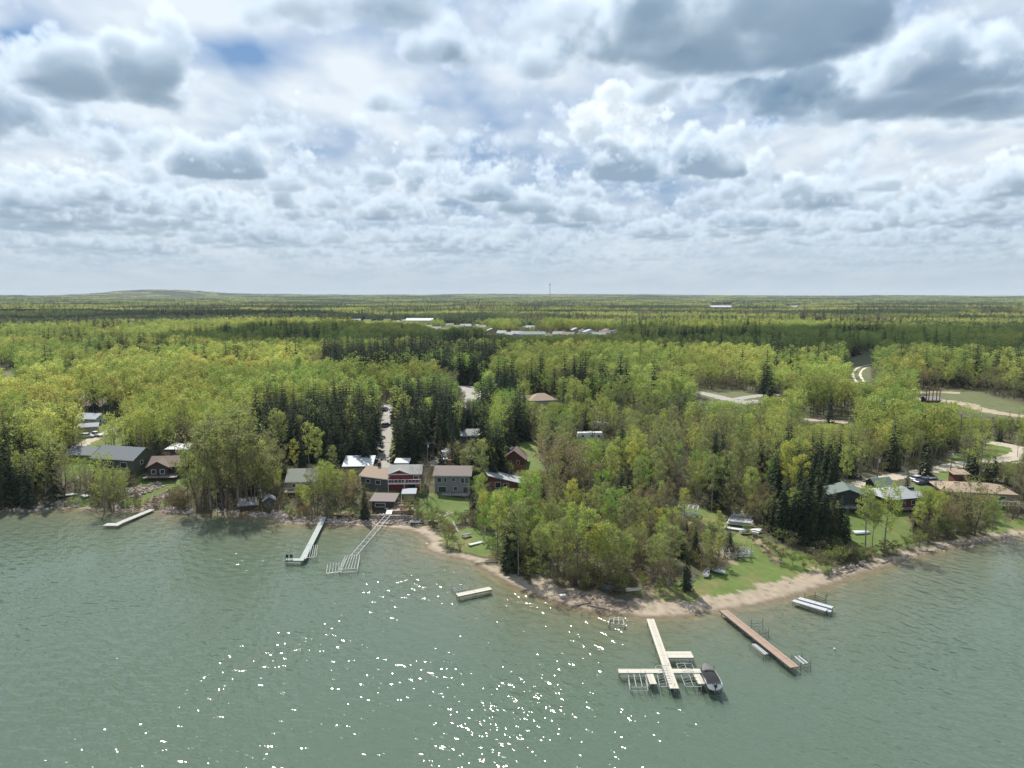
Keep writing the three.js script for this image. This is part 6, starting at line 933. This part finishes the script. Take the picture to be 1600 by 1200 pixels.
  const white = leafMat(1, 1, 1, 0.48), dk = leafMat(1, 1, 1, 0.12), m4 = new THREE.Matrix4(), q4 = new THREE.Quaternion(), sc = new THREE.Vector3(), po = new THREE.Vector3(), cc = new THREE.Color();
  const tone = { aspen: [0.35, 0.385, 0.10], poplar: [0.27, 0.345, 0.08], willow: [0.205, 0.215, 0.088], birch: [0.22, 0.24, 0.065], spruce: [0.026, 0.042, 0.022], bare: [0.18, 0.15, 0.11] };
  function woods(name, geo, tall, list, m, kindTone) {
    const im = new THREE.InstancedMesh(geo, m, list.length); im.name = numbered(name); im.userData = { kind: 'stuff', label: name.replace(/_/g, ' ') + ' behind the lakeshore lots', category: 'woods' };
    list.forEach(([, , x, z, t, kt], i) => {
      const k = t / tall, w = k * (0.9 + 0.35 * R()), c = kt ?? kindTone, st = fbm(x * 0.004 + 40, z * 0.004 - 7, 3), sl = n2b(x * 0.0105 + 5, z * 0.0105), v = (0.86 + 0.28 * R()) * (1 + 0.36 * st + 0.16 * sl), y = (R() - 0.5) * 0.14 + 0.16 * st - 0.08 * sl;
      po.set(x, land(x, z), z); q4.setFromAxisAngle(UPV, R() * 6.283); sc.set(w, k, w); im.setMatrixAt(i, m4.compose(po, q4, sc)); im.setColorAt(i, cc.setRGB(c[0] * v * (1 + y), c[1] * v, c[2] * v));
    });
    scene.add(im);
  }
  const NAMES = { aspen: 'distant_aspen_wood', poplar: 'distant_poplar_wood', willow: 'distant_willow_wood', birch: 'distant_birch_wood', spruce: 'distant_spruce_wood', bare: 'distant_bare_wood' };
  for (const k of [A, P, Wl, B, S, N]) { const l = rest.filter((t) => t[1] === k); if (l.length) woods(NAMES[k], low[k].g, low[k].tall, l, k === S ? dk : white, tone[k]); }
  // brush and saplings under the trees: nobody could count it
  { const kinds = [broadleaf(61, { tall: 2, branches: 14, stems: 5, from: 0.1, wide: 0.5, shape: round, rise: 0.7, leaves: 90, clump: 0.16, size: 0.26, trunk: 0.012 }), broadleaf(62, { tall: 2, branches: 14, stems: 4, from: 0.1, wide: 0.4, shape: spire, rise: 1.2, leaves: 70, clump: 0.15, size: 0.24, trunk: 0.012 })].map((v) => { const n = v.wood.attributes.position.count, k = new Float32Array(n * 3).fill(0.6), w = v.wood.clone(); w.setAttribute('color', new THREE.BufferAttribute(k, 3)); return mergeGeometries([w, v.crown]); });
    const spots = [[], []]; let tries = 0;
    while (tries++ < 30000) { const a = (R() - 0.5) * 1.42, q = 120 + 330 * Math.pow(R(), 1.3), x = Math.sin(a) * q, z = -Math.cos(a) * q; if (n2(x * 0.08, z * 0.08) + 0.5 * R() < -0.25 || !free(x, z, 0.6)) continue; const y = land(x, z), at2 = seenAt(x, y, z); if (at2[0] > 598 && at2[0] < 650 && at2[1] > 772 && at2[1] < 815) continue; const t = fit(x, y, z, 0.8 + 2.0 * R(), 1); if (t > 0.5) spots[tries & 1].push([q, '', x, z, t, [[0.125, 0.145, 0.05], [0.15, 0.13, 0.075], [0.12, 0.105, 0.07], [0.15, 0.17, 0.05], [0.165, 0.15, 0.10]][Math.floor(R() * 5)]]); }
    spots.forEach((l, i) => woods('undergrowth', kinds[i], 2, l, white)); console.log('undergrowth', spots.map((l) => l.length).join()); }
  // canopy of several crowns for the woods towards the horizon
  function canopy(seed, wide, tall, crowns, leaves, size) {
    const Q = rng(seed), o = { P: [], C: [], I: [] };
    for (let c = 0; c < crowns; c++) { const a = Q() * 6.28, d = wide * 0.5 * Math.sqrt(Q()), cx = Math.cos(a) * d, cz = Math.sin(a) * d, t = tall * (0.72 + 0.33 * Q()), r = wide * (0.13 + 0.08 * Q()), tint = tintOf(Q, 0.2); for (let i = 0; i < leaves; i++) { const u = Q() * 6.28, w = Math.acos(2 * Q() - 1), e = Math.cbrt(Q()); leaf(o, cx + Math.sin(w) * Math.cos(u) * r * e, t - tall * 0.33 + Math.cos(w) * tall * 0.36 * e, cz + Math.sin(w) * Math.sin(u) * r * e, size, Q, tint.map((v) => v * (0.88 + 0.24 * Q())), false); } }
    const g = geoOf(o); g.computeVertexNormals(); return g;
  }
  const mids = [canopy(1, 13, 13, 4, 60, 1.5), canopy(2, 13, 13, 4, 60, 1.5)], fars = [canopy(3, 30, 14, 9, 26, 3.4), canopy(4, 30, 14, 9, 26, 3.4)], ends = [canopy(5, 75, 15, 26, 9, 8)];
  const lists = [[], [], [], [], []], firs = [];
  const farTone = (x, z, r, q) => {
    const st = fbm(x * 0.0011 + 3, z * 0.0021 + 8, 3) * 1.2 + 0.16 * n2b(x * 0.006, z * 0.009), light = smooth(-0.30, 0.34, st);
    const a = [0.070, 0.098, 0.046], b = [0.31, 0.34, 0.095], br = n2b(x * 0.004 + 9, z * 0.004) > 0.42 ? [0.17, 0.15, 0.085] : null;
    return br && r < 0.6 ? br : a.map((v, i) => lerp(v, b[i], clamp(light + (r - 0.5) * 0.16)));
  };
  for (let rr = 900; rr < 14500; ) {
    const L = rr < 2600 ? 0 : rr < 5600 ? 1 : 2, step = [9.5, 22, 52][L], n = Math.floor(rr * 1.42 / step);
    for (let i = 0; i < n; i++) {
      const a = ((i + R()) / n - 0.5) * 1.42, q = rr + R() * step, x = Math.sin(a) * q, z = -Math.cos(a) * q, r = R();
      let blocked = false; for (const p of MEADOWS) if (inside(p, x, z)) blocked = true;
      if (blocked || inside(FIELD, x, z)) continue;
      if (q < 1700) for (const [bx, bz, br] of BUILT) if (Math.abs(bx - x) < br + 2 && Math.abs(bz - z) < br + 3) { blocked = true; break; }
      if (blocked) continue;
      const y = land(x, z), tall = fit(x, y, z, 13 * (0.78 + 0.4 * R()), 5); if (tall < 4) continue;
      if (L < 2 && n2b(x * 0.003 + 30, z * 0.0052) > 0.40 && r < 0.34) { firs.push([q, S, x, z, tall < 9 ? tall : tall * (1.3 + 0.4 * R()), null]); continue; }
      if (L < 2 && r < 0.010) { firs.push([q, S, x, z, tall < 9 ? tall : tall * 1.55, null]); continue; }
      lists[L === 0 ? (i & 1) : L === 1 ? 2 + (i & 1) : 4].push([q, '', x, z, tall, farTone(x, z, r, q)]);
    }
    rr += step;
  }
  woods('far_wood', mids[0], 13, lists[0], white); woods('far_wood', mids[1], 13, lists[1], white); woods('far_wood', fars[0], 14, lists[2], white); woods('far_wood', fars[1], 14, lists[3], white); woods('horizon_wood', ends[0], 15, lists[4], white);
  woods('distant_spruce_wood', low[S].g, low[S].tall, firs, dk, tone.spruce);
  console.log('far', lists.map((l) => l.length).join(), firs.length);
}

{ // tell alike trees of one place apart by their order from the left
  const ONE = ['', 'first', 'second', 'third', 'fourth', 'fifth', 'sixth', 'seventh', 'eighth', 'ninth', 'tenth', 'eleventh', 'twelfth', 'thirteenth', 'fourteenth', 'fifteenth', 'sixteenth', 'seventeenth', 'eighteenth', 'nineteenth'], TEN = ['', '', 'twenty', 'thirty', 'forty', 'fifty', 'sixty', 'seventy'];
  const ord = (n) => n < 20 ? ONE[n] : n % 10 ? TEN[Math.floor(n / 10)] + '-' + ONE[n % 10] : TEN[n / 10].replace(/y$/, 'ieth');
  const sets = new Map(); for (const t of NAMED) { const k = t[1] + '|' + t[2]; if (!sets.has(k)) sets.set(k, []); sets.get(k).push(t); }
  for (const l of sets.values()) { l.sort((a, b) => a[3] - b[3]); l.forEach((t, i) => { if (l.length > 1) t[0].userData.label = t[1] + ', ' + ord(i + 1) + ' from left ' + t[2]; else delete t[0].userData.group; }); }
}
scene.traverse((o) => { if (o.isMesh) { o.castShadow = true; o.receiveShadow = true; } });
renderer.render(scene, camera);
